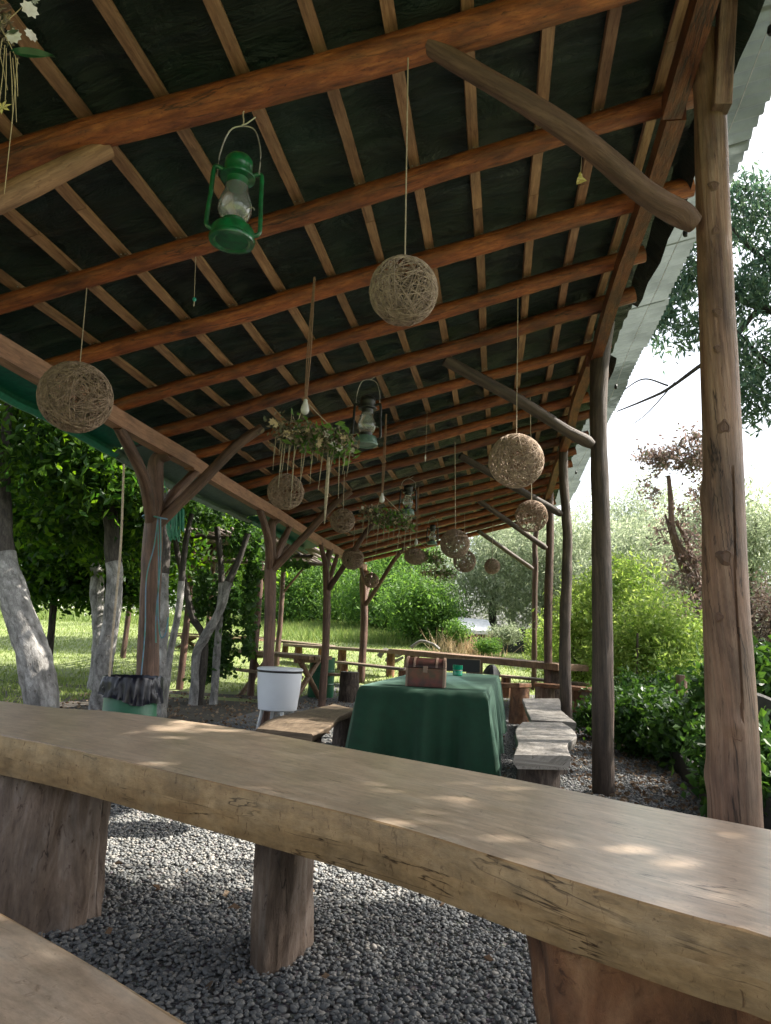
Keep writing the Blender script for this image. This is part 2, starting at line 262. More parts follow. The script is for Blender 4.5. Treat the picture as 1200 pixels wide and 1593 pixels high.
# ------------------------------------------------------------------ mesh building
def props(o, label=None, cat=None, group=None, kind=None):
    if label: o['label'] = label
    if cat: o['category'] = cat
    if group: o['group'] = group
    if kind: o['kind'] = kind
    return o
def thing(name, label, cat, loc=(0, 0, 0), group=None):
    o = bpy.data.objects.new(name, None); o.empty_display_size = .1; COL.objects.link(o); o.location = Vector(loc)
    return props(o, label, cat, group)
class MB:
    def __init__(s): s.v = []; s.f = []; s.uv = []; s.mi = []
    def add(s, vs, fs, uvs=None, mi=0):
        b = len(s.v); s.v += [tuple(p) for p in vs]
        for i, f in enumerate(fs):
            s.f.append(tuple(b+k for k in f)); s.mi.append(mi)
            s.uv.append(uvs[i] if uvs else [(vs[k][0], vs[k][1]) for k in f])
    def tube(s, pts, rad, seg=12, caps=True, mi=0, capmi=None, wob=0.0, seed=0.0, squash=1.0, fn=None):
        pts = [Vector(p) for p in pts]; n = len(pts)
        if not hasattr(rad, '__len__'): rad = [rad]*n
        up = Vector((0, 0, 1)) if abs((pts[-1]-pts[0]).normalized().z) < .9 else Vector((0, 1, 0))
        rings = []; L = 0; Ls = []
        for i, p in enumerate(pts):
            tan = (pts[min(i+1, n-1)]-pts[max(i-1, 0)]).normalized()
            a = tan.cross(up).normalized(); c = a.cross(tan).normalized()
            if i: L += (p-pts[i-1]).length
            Ls.append(L); ring = []
            for k in range(seg):
                th = 2*math.pi*k/seg; r = rad[i]
                if wob: r *= 1+wob*mnoise.noise(Vector((math.cos(th)*1.3+seed, math.sin(th)*1.3, L*3+seed)))+wob*.5*mnoise.noise(Vector((math.cos(th)*3, math.sin(th)*3+seed, L*9)))
                if fn: r *= fn(th, L)
                ring.append(p+a*math.cos(th)*r+c*math.sin(th)*r*squash)
            rings.append(ring)
        vs = [q for rg in rings for q in rg]; fs = []; uvs = []
        off = seed*3.7
        for i in range(n-1):
            for k in range(seg):
                k2 = (k+1) % seg
                fs.append((i*seg+k, i*seg+k2, (i+1)*seg+k2, (i+1)*seg+k))
                R = max(rad[i], .003)*2*math.pi
                u0, u1 = k/seg*R+off, (k+1)/seg*R+off
                uvs.append([(u0, Ls[i]), (u1, Ls[i]), (u1, Ls[i+1]), (u0, Ls[i+1])])
        s.add(vs, fs, uvs, mi)
        if caps:
            for i, rv in ((0, False), (n-1, True)):
                ids = list(range(seg)); vs2 = rings[i]
                if not rv: ids = ids[::-1]
                a_ = [(vs2[k]-pts[i]) for k in range(seg)]
                s.add(vs2, [tuple(ids)], [[(math.cos(2*math.pi*k/seg)*rad[i]+off, math.sin(2*math.pi*k/seg)*rad[i]) for k in ids]], mi if capmi is None else capmi)
        return s
    def box(s, c, size, axes=None, mi=0):
        c = Vector(c); sx, sy, sz = [q/2 for q in size]
        A = axes or (Vector((1, 0, 0)), Vector((0, 1, 0)), Vector((0, 0, 1)))
        P = [c+A[0]*(x*sx)+A[1]*(y*sy)+A[2]*(z*sz) for x in (-1, 1) for y in (-1, 1) for z in (-1, 1)]
        fs = [(0, 1, 3, 2), (4, 6, 7, 5), (0, 4, 5, 1), (2, 3, 7, 6), (0, 2, 6, 4), (1, 5, 7, 3)]
        loc = [(x*sx, y*sy, z*sz) for x in (-1, 1) for y in (-1, 1) for z in (-1, 1)]
        ax = [(1, 2), (1, 2), (0, 2), (0, 2), (0, 1), (0, 1)]
        lon = max(range(3), key=lambda i: size[i]); uvs = []
        for f, (i, j) in zip(fs, ax):
            if i == lon: i, j = j, i     # v along the long side
            uvs.append([(loc[k][i]+c.x*.37, loc[k][j]+c.y) for k in f])
        s.add(P, fs, uvs, mi); return s
    def lathe(s, prof, c=(0, 0, 0), seg=24, mi=0, cap0=False, cap1=False, fn=None):
        c = Vector(c); n = len(prof); vs = []
        for i, (r, z) in enumerate(prof):
            for k in range(seg):
                th = 2*math.pi*k/seg; dr, dz = fn(th, i/(n-1)) if fn else (0, 0)
                vs.append(c+Vector(((r+dr)*math.cos(th), (r+dr)*math.sin(th), z+dz)))
        fs = []; uvs = []
        for i in range(n-1):
            for k in range(seg):
                k2 = (k+1) % seg; fs.append((i*seg+k, i*seg+k2, (i+1)*seg+k2, (i+1)*seg+k))
                R = max(prof[i][0], .01)*2*math.pi
                uvs.append([(k/seg*R, prof[i][1]), ((k+1)/seg*R, prof[i][1]), ((k+1)/seg*R, prof[i+1][1]), (k/seg*R, prof[i+1][1])])
        if cap0: fs.append(tuple(range(seg))[::-1]); uvs.append([(math.cos(2*math.pi*k/seg)*prof[0][0], math.sin(2*math.pi*k/seg)*prof[0][0]) for k in range(seg)][::-1])
        if cap1: fs.append(tuple((n-1)*seg+k for k in range(seg))); uvs.append([(math.cos(2*math.pi*k/seg)*prof[-1][0], math.sin(2*math.pi*k/seg)*prof[-1][0]) for k in range(seg)])
        s.add(vs, fs, uvs, mi); return s
    def build(s, name, mats, parent=None, smooth=True, label=None, local=False, bevel=0, angle=40):
        me = bpy.data.meshes.new(name); org = Vector((0, 0, 0))
        if parent is not None and not local:
            q = parent
            while q is not None: org = org+q.location; q = q.parent
        me.from_pydata([(x-org.x, y-org.y, z-org.z) for x, y, z in s.v], [], s.f)
        ul = me.uv_layers.new(name='UVMap')
        flat = [c for f in s.uv for p in f for c in p]; ul.data.foreach_set('uv', flat)
        if not isinstance(mats, (list, tuple)): mats = [mats]
        for mm in mats: me.materials.append(mm)
        me.polygons.foreach_set('material_index', s.mi)
        me.polygons.foreach_set('use_smooth', [smooth]*len(s.f))
        if smooth: me.set_sharp_from_angle(angle=math.radians(angle))
        me.update()
        o = bpy.data.objects.new(name, me); COL.objects.link(o); o.parent = parent
        if label: o['label'] = label
        if bevel:
            bv = o.modifiers.new('bevel', 'BEVEL'); bv.width = bevel; bv.segments = 2; bv.limit_method = 'ANGLE'; bv.angle_limit = math.radians(35)
        return o
def lerp(a, b, t): return a+(b-a)*t
def bez(pts, n):
    """smooth path through pts (Catmull-Rom) with radii carried as 4th value"""
    P = [np.array(p, float) for p in pts]; P = [2*P[0]-P[1]]+P+[2*P[-1]-P[-2]]; out = []
    m_ = len(P)-3
    for i in range(m_):
        k = max(2, n//m_)
        for j in range(k):
            t = j/k; a, b_, c, d = P[i:i+4]
            out.append(.5*((2*b_)+(-a+c)*t+(2*a-5*b_+4*c-d)*t*t+(-a+3*b_-3*c+d)*t**3))
    out.append(P[-2]); return out
def logpath(pts, n=24, seg=14, wob=.12, seed=0., mb=None, mi=0, capmi=None, fn=None):
    o = bez(pts, n); mb = mb or MB()
    mb.tube([q[:3] for q in o], [max(.001, q[3]) for q in o], seg, True, mi, capmi, wob, seed, fn=fn); return mb
def npmesh(name, V, Fc, mat, parent=None, smooth=False, kind=None, label=None, cat=None, org=None):
    """V (n,3), Fc (m,k) arrays -> object"""
    me = bpy.data.meshes.new(name); o3 = np.zeros(3)
    q = parent
    while q is not None: o3 = o3+np.array(q.location); q = q.parent
    V = (V-o3).astype(np.float32); k = Fc.shape[1]
    me.vertices.add(len(V)); me.vertices.foreach_set('co', V.ravel())
    me.loops.add(Fc.size); me.loops.foreach_set('vertex_index', Fc.astype(np.int32).ravel())
    me.polygons.add(len(Fc)); me.polygons.foreach_set('loop_start', np.arange(0, Fc.size, k, dtype=np.int32))
    try: me.polygons.foreach_set('loop_total', np.full(len(Fc), k, dtype=np.int32))
    except Exception: pass
    me.polygons.foreach_set('use_smooth', np.full(len(Fc), smooth))
    me.materials.append(mat); me.update(calc_edges=True)
    o = bpy.data.objects.new(name, me); COL.objects.link(o); o.parent = parent
    return props(o, label, cat, None, kind)
def unit(n):
    a = rng.normal(size=(n, 3)); return a/np.linalg.norm(a, axis=1)[:, None]
def leaves(P, size, aspect=.45, droop=0.0, flat=0.0):
    """one folded four-cornered leaf at every point"""
    n = len(P); d = unit(n); d[:, 2] = d[:, 2]*(1-flat)-droop; d /= np.linalg.norm(d, axis=1)[:, None]
    a = unit(n); 
    if flat: a[:, 2] *= (1-flat)
    s = np.cross(d, a); s /= np.linalg.norm(s, axis=1)[:, None]+1e-9
    nn = np.cross(s, d)
    L = (size*rng.uniform(.6, 1.3, n))[:, None]; W = L*aspect*.5
    V = np.stack([P-d*L*.5, P+s*W+nn*W*.3, P+d*L*.5, P-s*W+nn*W*.3], 1).reshape(-1, 3)
    Fq = np.arange(4*n).reshape(-1, 4); return V, Fq
def clumps(c, rad, n, per, spread, shell=.55):
    """cluster centres through an ellipsoid, leaves round each"""
    u = unit(n)*(rng.uniform(shell**3, 1, n)**(1/3))[:, None]
    C = np.array(c)+u*np.array(rad)
    P = np.repeat(C, per, 0)+rng.normal(size=(n*per, 3))*spread*np.repeat(rng.uniform(.6, 1.3, n), per)[:, None]
    return P

# ================================================================== SETTING
def terrain(name, xs, ys, mat, dz=0.0, bumpz=0.0):
    X, Y = np.meshgrid(xs, ys); Z = np.vectorize(ground)(X, Y)+dz
    if bumpz: Z += bumpz*np.vectorize(lambda x, y: mnoise.noise(Vector((x*.8, y*.8, 3))))(X, Y)
    V = np.stack([X, Y, Z], -1).reshape(-1, 3); nx = len(xs); ny = len(ys)
    i = np.arange(nx*ny).reshape(ny, nx); Fq = np.stack([i[:-1, :-1], i[:-1, 1:], i[1:, 1:], i[1:, :-1]], -1).reshape(-1, 4)
    return npmesh(name, V, Fq, mat, smooth=True, kind='structure')
def graded(a, b, step, far): 
    core = np.arange(a, b+1e-6, step); lo = a-np.geomspace(step, far, 14).cumsum(); hi = b+np.geomspace(step, far, 14).cumsum()
    return np.concatenate([lo[::-1], core, hi])
terrain('ground', graded(-20, 12, 1, 160), graded(-4, 36, 1, 160), lawn_mat)
terrain('soil_bed', np.linspace(-12, 7, 60), np.linspace(-3, 13.2, 60), soil_mat, .004)
terrain('gravel_floor', np.linspace(-3.6, 1.75, 40), np.linspace(-3, 15.5, 60), gravel_mat, .009)

# pebbles
def ico(sub):
    import bmesh
    bm = bmesh.new(); bmesh.ops.create_icosphere(bm, subdivisions=sub, radius=1)
    v = np.array([q.co[:] for q in bm.verts]); f = np.array([[q.index for q in fc.verts] for fc in bm.faces]); bm.free(); return v, f
def pebbles(P, size, sub):
    v, f = ico(sub); n = len(P); th = rng.uniform(0, 2*np.pi, n); c, s = np.cos(th), np.sin(th)
    sc = np.stack([rng.uniform(.75, 1.25, n), rng.uniform(.6, .95, n), rng.uniform(.4, .7, n)], 1)*size[:, None]
    q = v[None]*(1+.16*rng.normal(size=(n, len(v), 1)).clip(-1.3, 1.3)*(.8 if sub == 1 else .5))*sc[:, None]
    x = q[..., 0]*c[:, None]-q[..., 1]*s[:, None]; y = q[..., 0]*s[:, None]+q[..., 1]*c[:, None]; z = q[..., 2]+.35*x*rng.uniform(-.8, .8, n)[:, None]
    V = np.stack([x, y, z], -1)+P[:, None]; return V.reshape(-1, 3), (f[None]+(np.arange(n)*len(v))[:, None, None]).reshape(-1, 3)
def scatter(x0, x1, y0, y1, dens):
    n = int((x1-x0)*(y1-y0)*dens); P = np.stack([rng.uniform(x0, x1, n), rng.uniform(y0, y1, n)], 1)
    z = np.array([ground(*p) for p in P])+.011+rng.uniform(0, .012, n); return np.c_[P, z]
def part_of_view(P):
    q = (P-np.array([0, 0, EYE]))@RW; sx = 600+F*q[:, 0]/q[:, 2]; sy = 796.5+F*q[:, 1]/q[:, 2]
    return (sx > -60) & (sx < 1260) & (sy < 1660) & (q[:, 2] > 0)
Pn = scatter(-2.3, .9, 2.0, 4.4, 4300); Pn = Pn[part_of_view(Pn)]
V1, F1 = pebbles(Pn, rng.uniform(.006, .0118, len(Pn))*np.where(rng.random(len(Pn)) < .03, 1.6, 1), 2)
P2 = scatter(-3.6, 1.9, 4.4, 9.0, 2200); P2 = P2[part_of_view(P2)]
P3 = scatter(-3.4, 1.7, 9.0, 15, 300)
P2 = np.r_[P2, P3]
V2, F2 = pebbles(P2, rng.uniform(.008, .014, len(P2)), 1)
npmesh('gravel', np.r_[V1, V2], np.r_[F1, F2+len(V1)], pebble, smooth=True, kind='stuff', label='loose grey pebbles covering the floor under the pavilion roof', cat='gravel')
# fallen leaves
Pl = np.r_[scatter(-7, -2.0, 5.5, 13, 60), scatter(.7, 2.4, 5, 11, 170), scatter(-2.2, .7, 2.2, 12, 5)]; Pl[:, 2] += .012
Vl, Fl = leaves(Pl, .05, .6, flat=.85)
npmesh('fallen_leaves', Vl, Fl, LF_dry, kind='stuff', label='dry fallen leaves scattered over the gravel and soil', cat='leaf litter')

# lawn grass
def blades(P, h, wd, lean=.35):
    n = len(P); th = rng.uniform(0, 2*np.pi, n); hh = h*rng.uniform(.5, 1.3, n); e = np.stack([np.cos(th), np.sin(th), 0*th], 1)*wd
    tip = P+np.stack([rng.normal(size=n)*lean*hh, rng.normal(size=n)*lean*hh, hh], 1)
    V = np.stack([P-e, P+e, tip], 1).reshape(-1, 3); return V, np.arange(3*n).reshape(-1, 3)
def scat2(n, x0, x1, y0, y1):
    P = np.stack([rng.uniform(x0, x1, n), rng.uniform(y0, y1, n)], 1); return np.c_[P, [ground(*p) for p in P]]
V, Fq = blades(np.r_[scat2(60000, -24, 2, 13.5, 30), scat2(5000, -11, -6.5, 9.5, 14)], .07, .012)
npmesh('lawn_grass', V, Fq, GRASS, kind='stuff', label='short mown lawn grass beyond the pavilion', cat='grass')
V, Fq = blades(np.r_[scat2(14000, -26, -6, 27, 33), scat2(14000, -8, 3, 24, 32)], .32, .018, .4)
npmesh('tall_grass', V, Fq, GRASS_TALL, kind='stuff', label='tall pale meadow grass along the far edge of the lawn', cat='grass')
Pf = scat2(450, -21, -11, 28, 32); Pf[:, 2] += rng.uniform(.15, .75, len(Pf)); V, Fq = leaves(Pf, .09, .9)
npmesh('meadow_flowers', V, Fq, FLOWER, kind='stuff', label='white meadow flowers in the tall grass behind the left trees', cat='flowers')
V, Fq = blades(np.c_[rng.normal(-.95, .5, 500), rng.normal(22.5, .4, 500), np.full(500, .85)], .65, .012, .45)
npmesh('dry_grass', V, Fq, STRAWY, kind='stuff', label='tan dry grass clump in front of the white canopy', cat='grass')

# ================================================================== PAVILION
pav = thing('pavilion', 'long open timber pavilion with lean-to roof over log rafters', 'pavilion', (-.9, 8, 0))
Rpx = [[(0, 250), (200, 195), (430, 130), (700, 48), (860, 0)], [(0, 465), (280, 390), (440, 350), (740, 247), (1000, 165)],
       [(125, 555), (350, 492), (560, 432), (745, 380), (960, 320)], [(190, 628), (745, 466), (935, 410)], [(250, 672), (745, 526), (920, 475)]]
rafters = []
for l in Rpx:
    P = [onroof(*q) for q in l]; b1, a1 = np.polyfit([p.x for p in P], [p.y for p in P], 1); rafters.append((a1, b1*.9))
for y in (6.49, 7.27, 7.97, 8.64, 9.6, 10.36, 11.12, 11.88, 12.62, 13.36, 14.1, 14.85, 15.6): rafters.append((y, random.uniform(-.02, .02)-.02))
for y in (1.72, .9, .1, -.7, -1.5): rafters.append((y, .1))
XL, XR = -3.2, 1.02
for i, (a1, b1) in enumerate(rafters):
    xr = XR+random.uniform(-.08, .12); xl = XL+random.uniform(-.08, .05); pts = []; big = .072 if i == 0 else random.uniform(.052, .062)
    for k in range(7):
        x = lerp(xl, xr, k/6)
        pts.append((x, a1+b1*x+random.uniform(-.012, .012), roofz(x)+random.uniform(-.01, .01)-.01, big*lerp(.93, 1.06, k/6)*random.uniform(.96, 1.04)))
    logpath(pts, 36, 12, .09, seed=i*1.37).build('rafter', rafter_wood, pav)
Bx = [-2.75, -2.43, -2.11, -1.79, -1.466, -1.123, -.80, -.49, -.17, .147, .45, .76]
def wavybox(x, y0, y1, z, wdt, ht, n, amp, seed, slope=RS):
    mb = MB(); ax = Vector((1, 0, slope)).normalized(); up = Vector((-slope, 0, 1)).normalized(); vs = []; fs = []; uvs = []
    for k in range(n+1):
        y = lerp(y0, y1, k/n); dx = amp*mnoise.noise(Vector((y*.5, seed, 0))); dz = amp*.4*mnoise.noise(Vector((y*.7, seed, 9)))
        ww = wdt*(1+.12*mnoise.noise(Vector((y*1.3, seed, 5))))
        c = Vector((x+dx, y, z+slope*dx+dz))
        for (a, b) in ((-1, -1), (1, -1), (1, 1), (-1, 1)): vs.append(c+ax*(a*ww/2)+up*(b*ht/2))
    u = [0, wdt, wdt+ht, 2*wdt+ht, 2*wdt+2*ht]
    for k in range(n):
        for j in range(4):
            j2 = (j+1) % 4; fs.append((k*4+j, k*4+j2, k*4+4+j2, k*4+4+j)[::-1]); ya, yb = (y1-y0)*k/n, (y1-y0)*(k+1)/n
            uvs.append([(u[j]+seed, ya), (u[j+1]+seed, ya), (u[j+1]+seed, yb), (u[j]+seed, yb)][::-1])
    fs += [(0, 1, 2, 3), (n*4+3, n*4+2, n*4+1, n*4)]; uvs += [[(0, 0), (wdt, 0), (wdt, ht), (0, ht)]]*2
    mb.add(vs, fs, uvs); return mb
for i, x in enumerate(Bx):
    cuts = [-2.0, random.uniform(2.5, 4.5), random.uniform(8, 9.6), 15.75]
    for a, c in zip(cuts, cuts[1:]):
        wavybox(x+0, a, c-.004, roofz(x)+.078, .055, .028, 16, .03, i*2.3).build('batten', batten_wood, pav, smooth=False)
# thin laths lying on the rafters
for (a1, b1), (xa, xb) in zip([rafters[0], rafters[0], rafters[4], rafters[2], rafters[6]], [(-2.2, -.75), (-.7, .75), (-.5, .9), (-2.9, -1.2), (-1.5, .5)]):
    c = Vector(((xa+xb)/2, 0, 0)); c.y = a1+b1*c.x+.085; c.z = roofz(c.x)+.045
    dx = Vector((1, b1, RS)).normalized(); up = Vector((-RS, 0, 1)).normalized(); dy = up.cross(dx).normalized()
    MB().box(c, (xb-xa, .045, .028), (dx, dy, up)).build('lath', batten_wood, pav, smooth=False)
# lower eave beam, upper plate
wavybox(-2.95, -2, 6.3, 2.745, .10, .13, 24, .05, 3.3, 0).build('eave_beam', beam_wood, pav, smooth=False)
wavybox(-2.96, 6.31, 15.7, 2.735, .10, .13, 24, .04, 7.3, 0).build('eave_beam', beam_wood, pav, smooth=False)
cuts = [-2, 3.3, 6.5, 9.6, 12.8, 15.75]
for i, (a, c) in enumerate(zip(cuts, cuts[1:])):
    wavybox(.80+(.012 if i % 2 else -.012), a, c-.01, roofz(.79)-.125, .09, .12, 14, .05, 5.1, 0).build('ridge_plate', rafter_wood, pav, smooth=False)
for (a1, b1) in rafters[:6]:
    mb = MB()
    for x in Bx:
        for dx in (-.012, .014):
            y = a1+b1*x; q = Vector((x+dx, y-.02, roofz(x)+.060)); mb.lathe([(.0001, -.004), (.004, -.003), (.0045, 0)], q, 6)
    mb.build('nail_heads', wire, pav)['kind'] = 'stuff'
# tarpaulin
nx, ny = 74, 420
X, Y = np.meshgrid(np.linspace(-3.46, 1.07, nx), np.linspace(-2, 15.8, ny)); zz = np.zeros_like(X)
for j in range(ny):
    for i in range(nx):
        x, y = X[j, i], Y[j, i]
        near = min(abs(x-bx) for bx in Bx)
        zz[j, i] = RZ0+RS*x+.098+.05*min(near, .15)/.15*(.5+mnoise.noise(Vector((x*2.1, y*1.1, 0))))+.012*mnoise.noise(Vector((x*5, y*7, 2)))
        zz[j, i] += .014*math.sin(y*24+3*mnoise.noise(Vector((x*.8, y, 4))))*min(near, .1)/.1
        zz[j, i] -= .035*min(near, .1)/.1*max(0, mnoise.noise(Vector((x*1.4, y*5.5, 7))))*2
i = np.arange(nx*ny).reshape(ny, nx)
npmesh('tarpaulin', np.stack([X, Y, zz], -1).reshape(-1, 3), np.stack([i[:-1, :-1], i[:-1, 1:], i[1:, 1:], i[1:, :-1]], -1).reshape(-1, 4), tarp_mat, pav, True)
# dark folded tarpaulin edge hanging outside the plate
for (a, c) in ((2.9, 5.9), (7.0, 8.6)):
    mb = MB(); vs = []; n = 18
    for k in range(n+1):
        y = lerp(a, c, k/n); e = math.sin(math.pi*min(1, k/n*1.0))
        for q in range(5):
            t_ = q/4; vs.append((1.0+.10*t_+.01*math.sin(y*9), y, roofz(1.0)+.10-.14*t_*(.4+.6*e)))
    mb.add(vs, [(k*5+q, k*5+q+1, k*5+q+6, k*5+q+5) for k in range(n) for q in range(4)]); mb.build('tarpaulin_fold', tarp_mat, pav)
# corrugated sheets
sw = 1.06; me0 = None
for k in range(17):
    y0 = -2.05+k*1.05
    if me0 is None:
        nx, ny = 8, 57; X, Y = np.meshgrid(np.linspace(-3.45, 1.46, nx), np.linspace(0, 1.0975, ny))
        Z = RZ0+RS*X+.215+.022*np.sin(Y/.105*2*np.pi)
        i = np.arange(nx*ny).reshape(ny, nx); Fq = np.stack([i[:-1, :-1], i[:-1, 1:], i[1:, 1:], i[1:, :-1]], -1).reshape(-1, 4)
        o0 = npmesh('roof_sheet', np.stack([X, Y, Z], -1).reshape(-1, 3)+np.array(pav.location), Fq, sheet_mat, pav, True); me0 = o0.data; o = o0
    else: o = o0.copy(); COL.objects.link(o); o.parent = pav
    o.location = (-pav.location.x+random.uniform(-.03, .03), y0-pav.location.y, (k % 2)*.006)
# green shade net rolled along the low eave
for (a, c, mt, r0) in ((-1.0, 5.7, net_green, .0), (5.75, 9.2, net_grey, .0), (9.25, 12.2, net_green, 0)):
    n = int((c-a)*14); vs = []; q_ = 12
    for k in range(n+1):
        y = lerp(a, c, k/n); wv = .035*mnoise.noise(Vector((y*2.2, 1, 0)))+.015*mnoise.noise(Vector((y*9, 4, 0)))
        for q in range(q_):
            t_ = q/(q_-1)
            if t_ < .6: u = t_/.6; px_ = -3.03-.34*u; pz = 2.80-.09*u-.02*math.sin(u*math.pi)+wv*.3*u
            else:
                u = (t_-.6)/.4*1.4*math.pi; px_ = -3.37+.045*math.sin(-u)*(1); pz = 2.71-.05*(1-math.cos(u))+wv*.6
            vs.append((px_, y, pz-.03*math.sin(y*1.1)))
    mb = MB(); mb.add(vs, [(k*q_+q, k*q_+q+1, k*q_+q_+q+1, k*q_+q_+q) for k in range(n) for q in range(q_-1)]); mb.build('shade_net', mt, pav)

# posts on the high side
def knotfn(knots, crack=None):
    def fn(th, L):
        r = 1.0
        for (t0, l0, s_, h_) in knots:
            dth = math.atan2(math.sin(th-t0), math.cos(th-t0)); q = (dth*.09/s_)**2+((L-l0)/s_)**2
            r += h_*math.exp(-q)
        if crack:
            for (t0, l0, l1) in crack:
                dth = math.atan2(math.sin(th-t0-.05*math.sin(L*2)), math.cos(th-t0-.05*math.sin(L*2)))
                if l0 < L < l1 and abs(dth) < .045: r -= .10
        return r
    return fn
def hipost(path, Y, mat, seed, seg=20, n=60, fn=None, base_px=None, topX=.8, wob=.08):
    pts = []
    first = at(path[0][0], path[0][1], Y)
    second = at(path[1][0], path[1][1], Y)
    k = (first.z)/(second.z-first.z)
    pts.append((first.x-(second.x-first.x)*k*.6, Y, -.05, pxr(path[0][2]*1.04, Y)))
    for (px, py, r) in path:
        p = at(px, py, Y); pts.append((p.x, p.y, p.z, pxr(r, Y)))
    zt = roofz(topX)-.06
    if zt > pts[-1][2]+.1: pts.append((lerp(pts[-1][0], topX, .7), Y, zt, pts[-1][3]))
    return logpath(pts, n, seg, wob, seed, fn=fn).build('post', mat, pav)
def knots(parent, spots, Y, rpost, mat=None):
    for (px, py, r_, cx_, rp_) in spots:
        c_ = at(cx_, py, Y); p = at(px, py, Y); rpost = pxr(rp_, Y); dx_ = min(abs(p.x-c_.x), rpost*.8); p = at(px, py, Y-math.sqrt(rpost**2-dx_**2)*1.0); R_ = pxr(r_, Y)
        mb = MB(); prof = [(R_*1.5, 0), (R_*1.15, .25*R_), (R_*.85, .42*R_), (R_*.7, .28*R_), (R_*.35, .34*R_), (.001, .30*R_)]; seg = 18; vs = []
        for (rr, h_) in prof:
            for k in range(seg):
                th = 2*math.pi*k/seg; q = rr*(1+.15*math.sin(3*th+px)+.1*math.sin(5*th)); vs.append((p.x+q*math.cos(th), p.y+.004-h_+.35*(q*math.cos(th))**2/rpost, p.z+q*math.sin(th)*1.15))
        mb.add(vs, [(i*seg+k, i*seg+(k+1) % seg, (i+1)*seg+(k+1) % seg, (i+1)*seg+k)[::-1] for i in range(len(prof)-1) for k in range(seg)])
        mb.build('knot', mat or brace_wood, parent)
knots(pav, [(1148, 1142, 8, 1139, 34.5), (1130, 866, 8, 1127, 31), (1128, 664, 7, 1122, 28.5), (1115, 358, 5, 1110, 26.5), (1112, 288, 6, 1108, 26), (1118, 485, 5, 1115, 27.5), (1118, 542, 4, 1117, 27.5), (1140, 760, 4, 1125, 29.5), (1120, 960, 4, 1130, 32)], 3.08, .062)
F1k = knotfn([(-1.35, .95, .03, .16), (-1.3, 1.62, .025, .10), (-1.25, 2.35, .022, .08), (-1.45, 2.85, .02, .08), (.25, 1.85, .06, .12), (0.1, .75, .05, .12), (-1.7, 2.7, .02, .05), (-1.2, 3.3, .03, .08)], [(-1.75, .98, 1.95)])
hipost([(1147, 1400, 37), (1144, 1270, 35), (1137, 1090, 34), (1128, 900, 31), (1124, 690, 28), (1112, 400, 26), (1106, 200, 25), (1100, 60, 24)], 3.08, post_wood, 1.1, 140, 150, F1k, wob=.02)
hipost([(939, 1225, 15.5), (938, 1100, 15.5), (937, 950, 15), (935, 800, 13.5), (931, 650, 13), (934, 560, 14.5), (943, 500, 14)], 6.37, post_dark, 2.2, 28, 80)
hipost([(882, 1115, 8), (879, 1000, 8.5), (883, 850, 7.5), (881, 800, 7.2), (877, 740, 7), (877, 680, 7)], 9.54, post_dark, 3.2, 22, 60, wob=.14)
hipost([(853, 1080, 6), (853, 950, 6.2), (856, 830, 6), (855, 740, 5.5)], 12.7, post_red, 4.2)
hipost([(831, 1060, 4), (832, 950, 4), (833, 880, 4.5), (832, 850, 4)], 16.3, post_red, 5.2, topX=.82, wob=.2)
logpath([(.95, -.3, -.05, .08), (.9, -.3, 2, .07), (.82, -.3, 3.85, .06)], 20, 14).build('post', post_wood, pav)
# squared timber fastened beside the nearest post
a = at(1122, 170, 3.0); c = at(1146, -260, 3.0); dv = (c-a).normalized(); sx = dv.cross(Vector((0, 1, 0))).normalized()
MB().box((a+c)/2, (.075, .07, (c-a).length), (sx, sx.cross(dv)*-1, dv)).build('splice_board', post_wood, pav, smooth=False, bevel=.004)

# posts on the low side with forked braces
def lowpost(path, mat, seed, topz=2.70, fork=None, back=None, fwd=.62, inward=None, rb=.045):
    X0 = -2.95
    p0 = atx(path[0][0], path[0][1], X0); Y = atx(path[1][0], path[1][1], X0).y
    pts = []
    gz = ground(X0, Y)
    for i, (px, py, r) in enumerate(path):
        p = at(px, py, Y)
        if i == 0: pts.append((p.x, Y, gz-.05, pxr(r, Y)))
        pts.append((p.x, Y, p.z, pxr(r, Y)))
    pts = [p for k, p in enumerate(pts) if k == 0 or p[2] > pts[k-1][2]+.05]
    pts.append((X0+.01, Y, topz, pts[-1][3]*.85))
    logpath(pts, 50, 18, .12, seed).build('post', mat, pav)
    fz = fork; fx = np.interp(fz, [q[2] for q in pts], [q[0] for q in pts])
    for (dy, nm) in ((-back, 0), (fwd, 1)):
        e = (X0+.0, Y+dy, 2.69)
        logpath([(fx, Y+.03*np.sign(dy), fz-.08, rb), (lerp(fx, e[0], .5)+.02, Y+dy*.42, lerp(fz, 2.69, .5)-.02, rb), (*e, rb*.85)], 18, 12, .15, seed+dy).build('brace', brace_wood if nm else mat, pav)
    if inward:
        ex, ey = inward; ez = roofz(ex)-.08
        logpath([(fx+.03, Y, fz-.10, rb*1.1), (lerp(fx, ex, .45), lerp(Y, ey, .45), lerp(fz, ez, .40), rb), (lerp(fx, ex, .75), lerp(Y, ey, .75), lerp(fz, ez, .78), rb), (ex, ey, ez, rb*.8)], 22, 12, .15, seed+5).build('brace', mat, pav)
    return Y
e1 = onroof(408, 662, -.06)
YL1 = lowpost([(228, 1060, 18), (232, 980, 17), (237, 860, 16.5), (241, 790, 15), (243, 720, 13)], post_red, 11., fork=2.15, back=.85, inward=(e1.x, e1.y), rb=.05)
e2 = onroof(547, 762, -.06)
YL2 = lowpost([(418, 1030, 9), (420, 960, 9.5), (421, 880, 9), (422, 820, 8)], post_red, 12., fork=2.10, back=.75, inward=(e2.x, e2.y), rb=.05)
e3 = onroof(592, 800, -.06)
YL3 = lowpost([(507, 1000, 6), (509, 930, 6), (508, 880, 5.5)], post_red, 13., fork=2.08, back=.7, inward=(e3.x, e3.y), rb=.045)
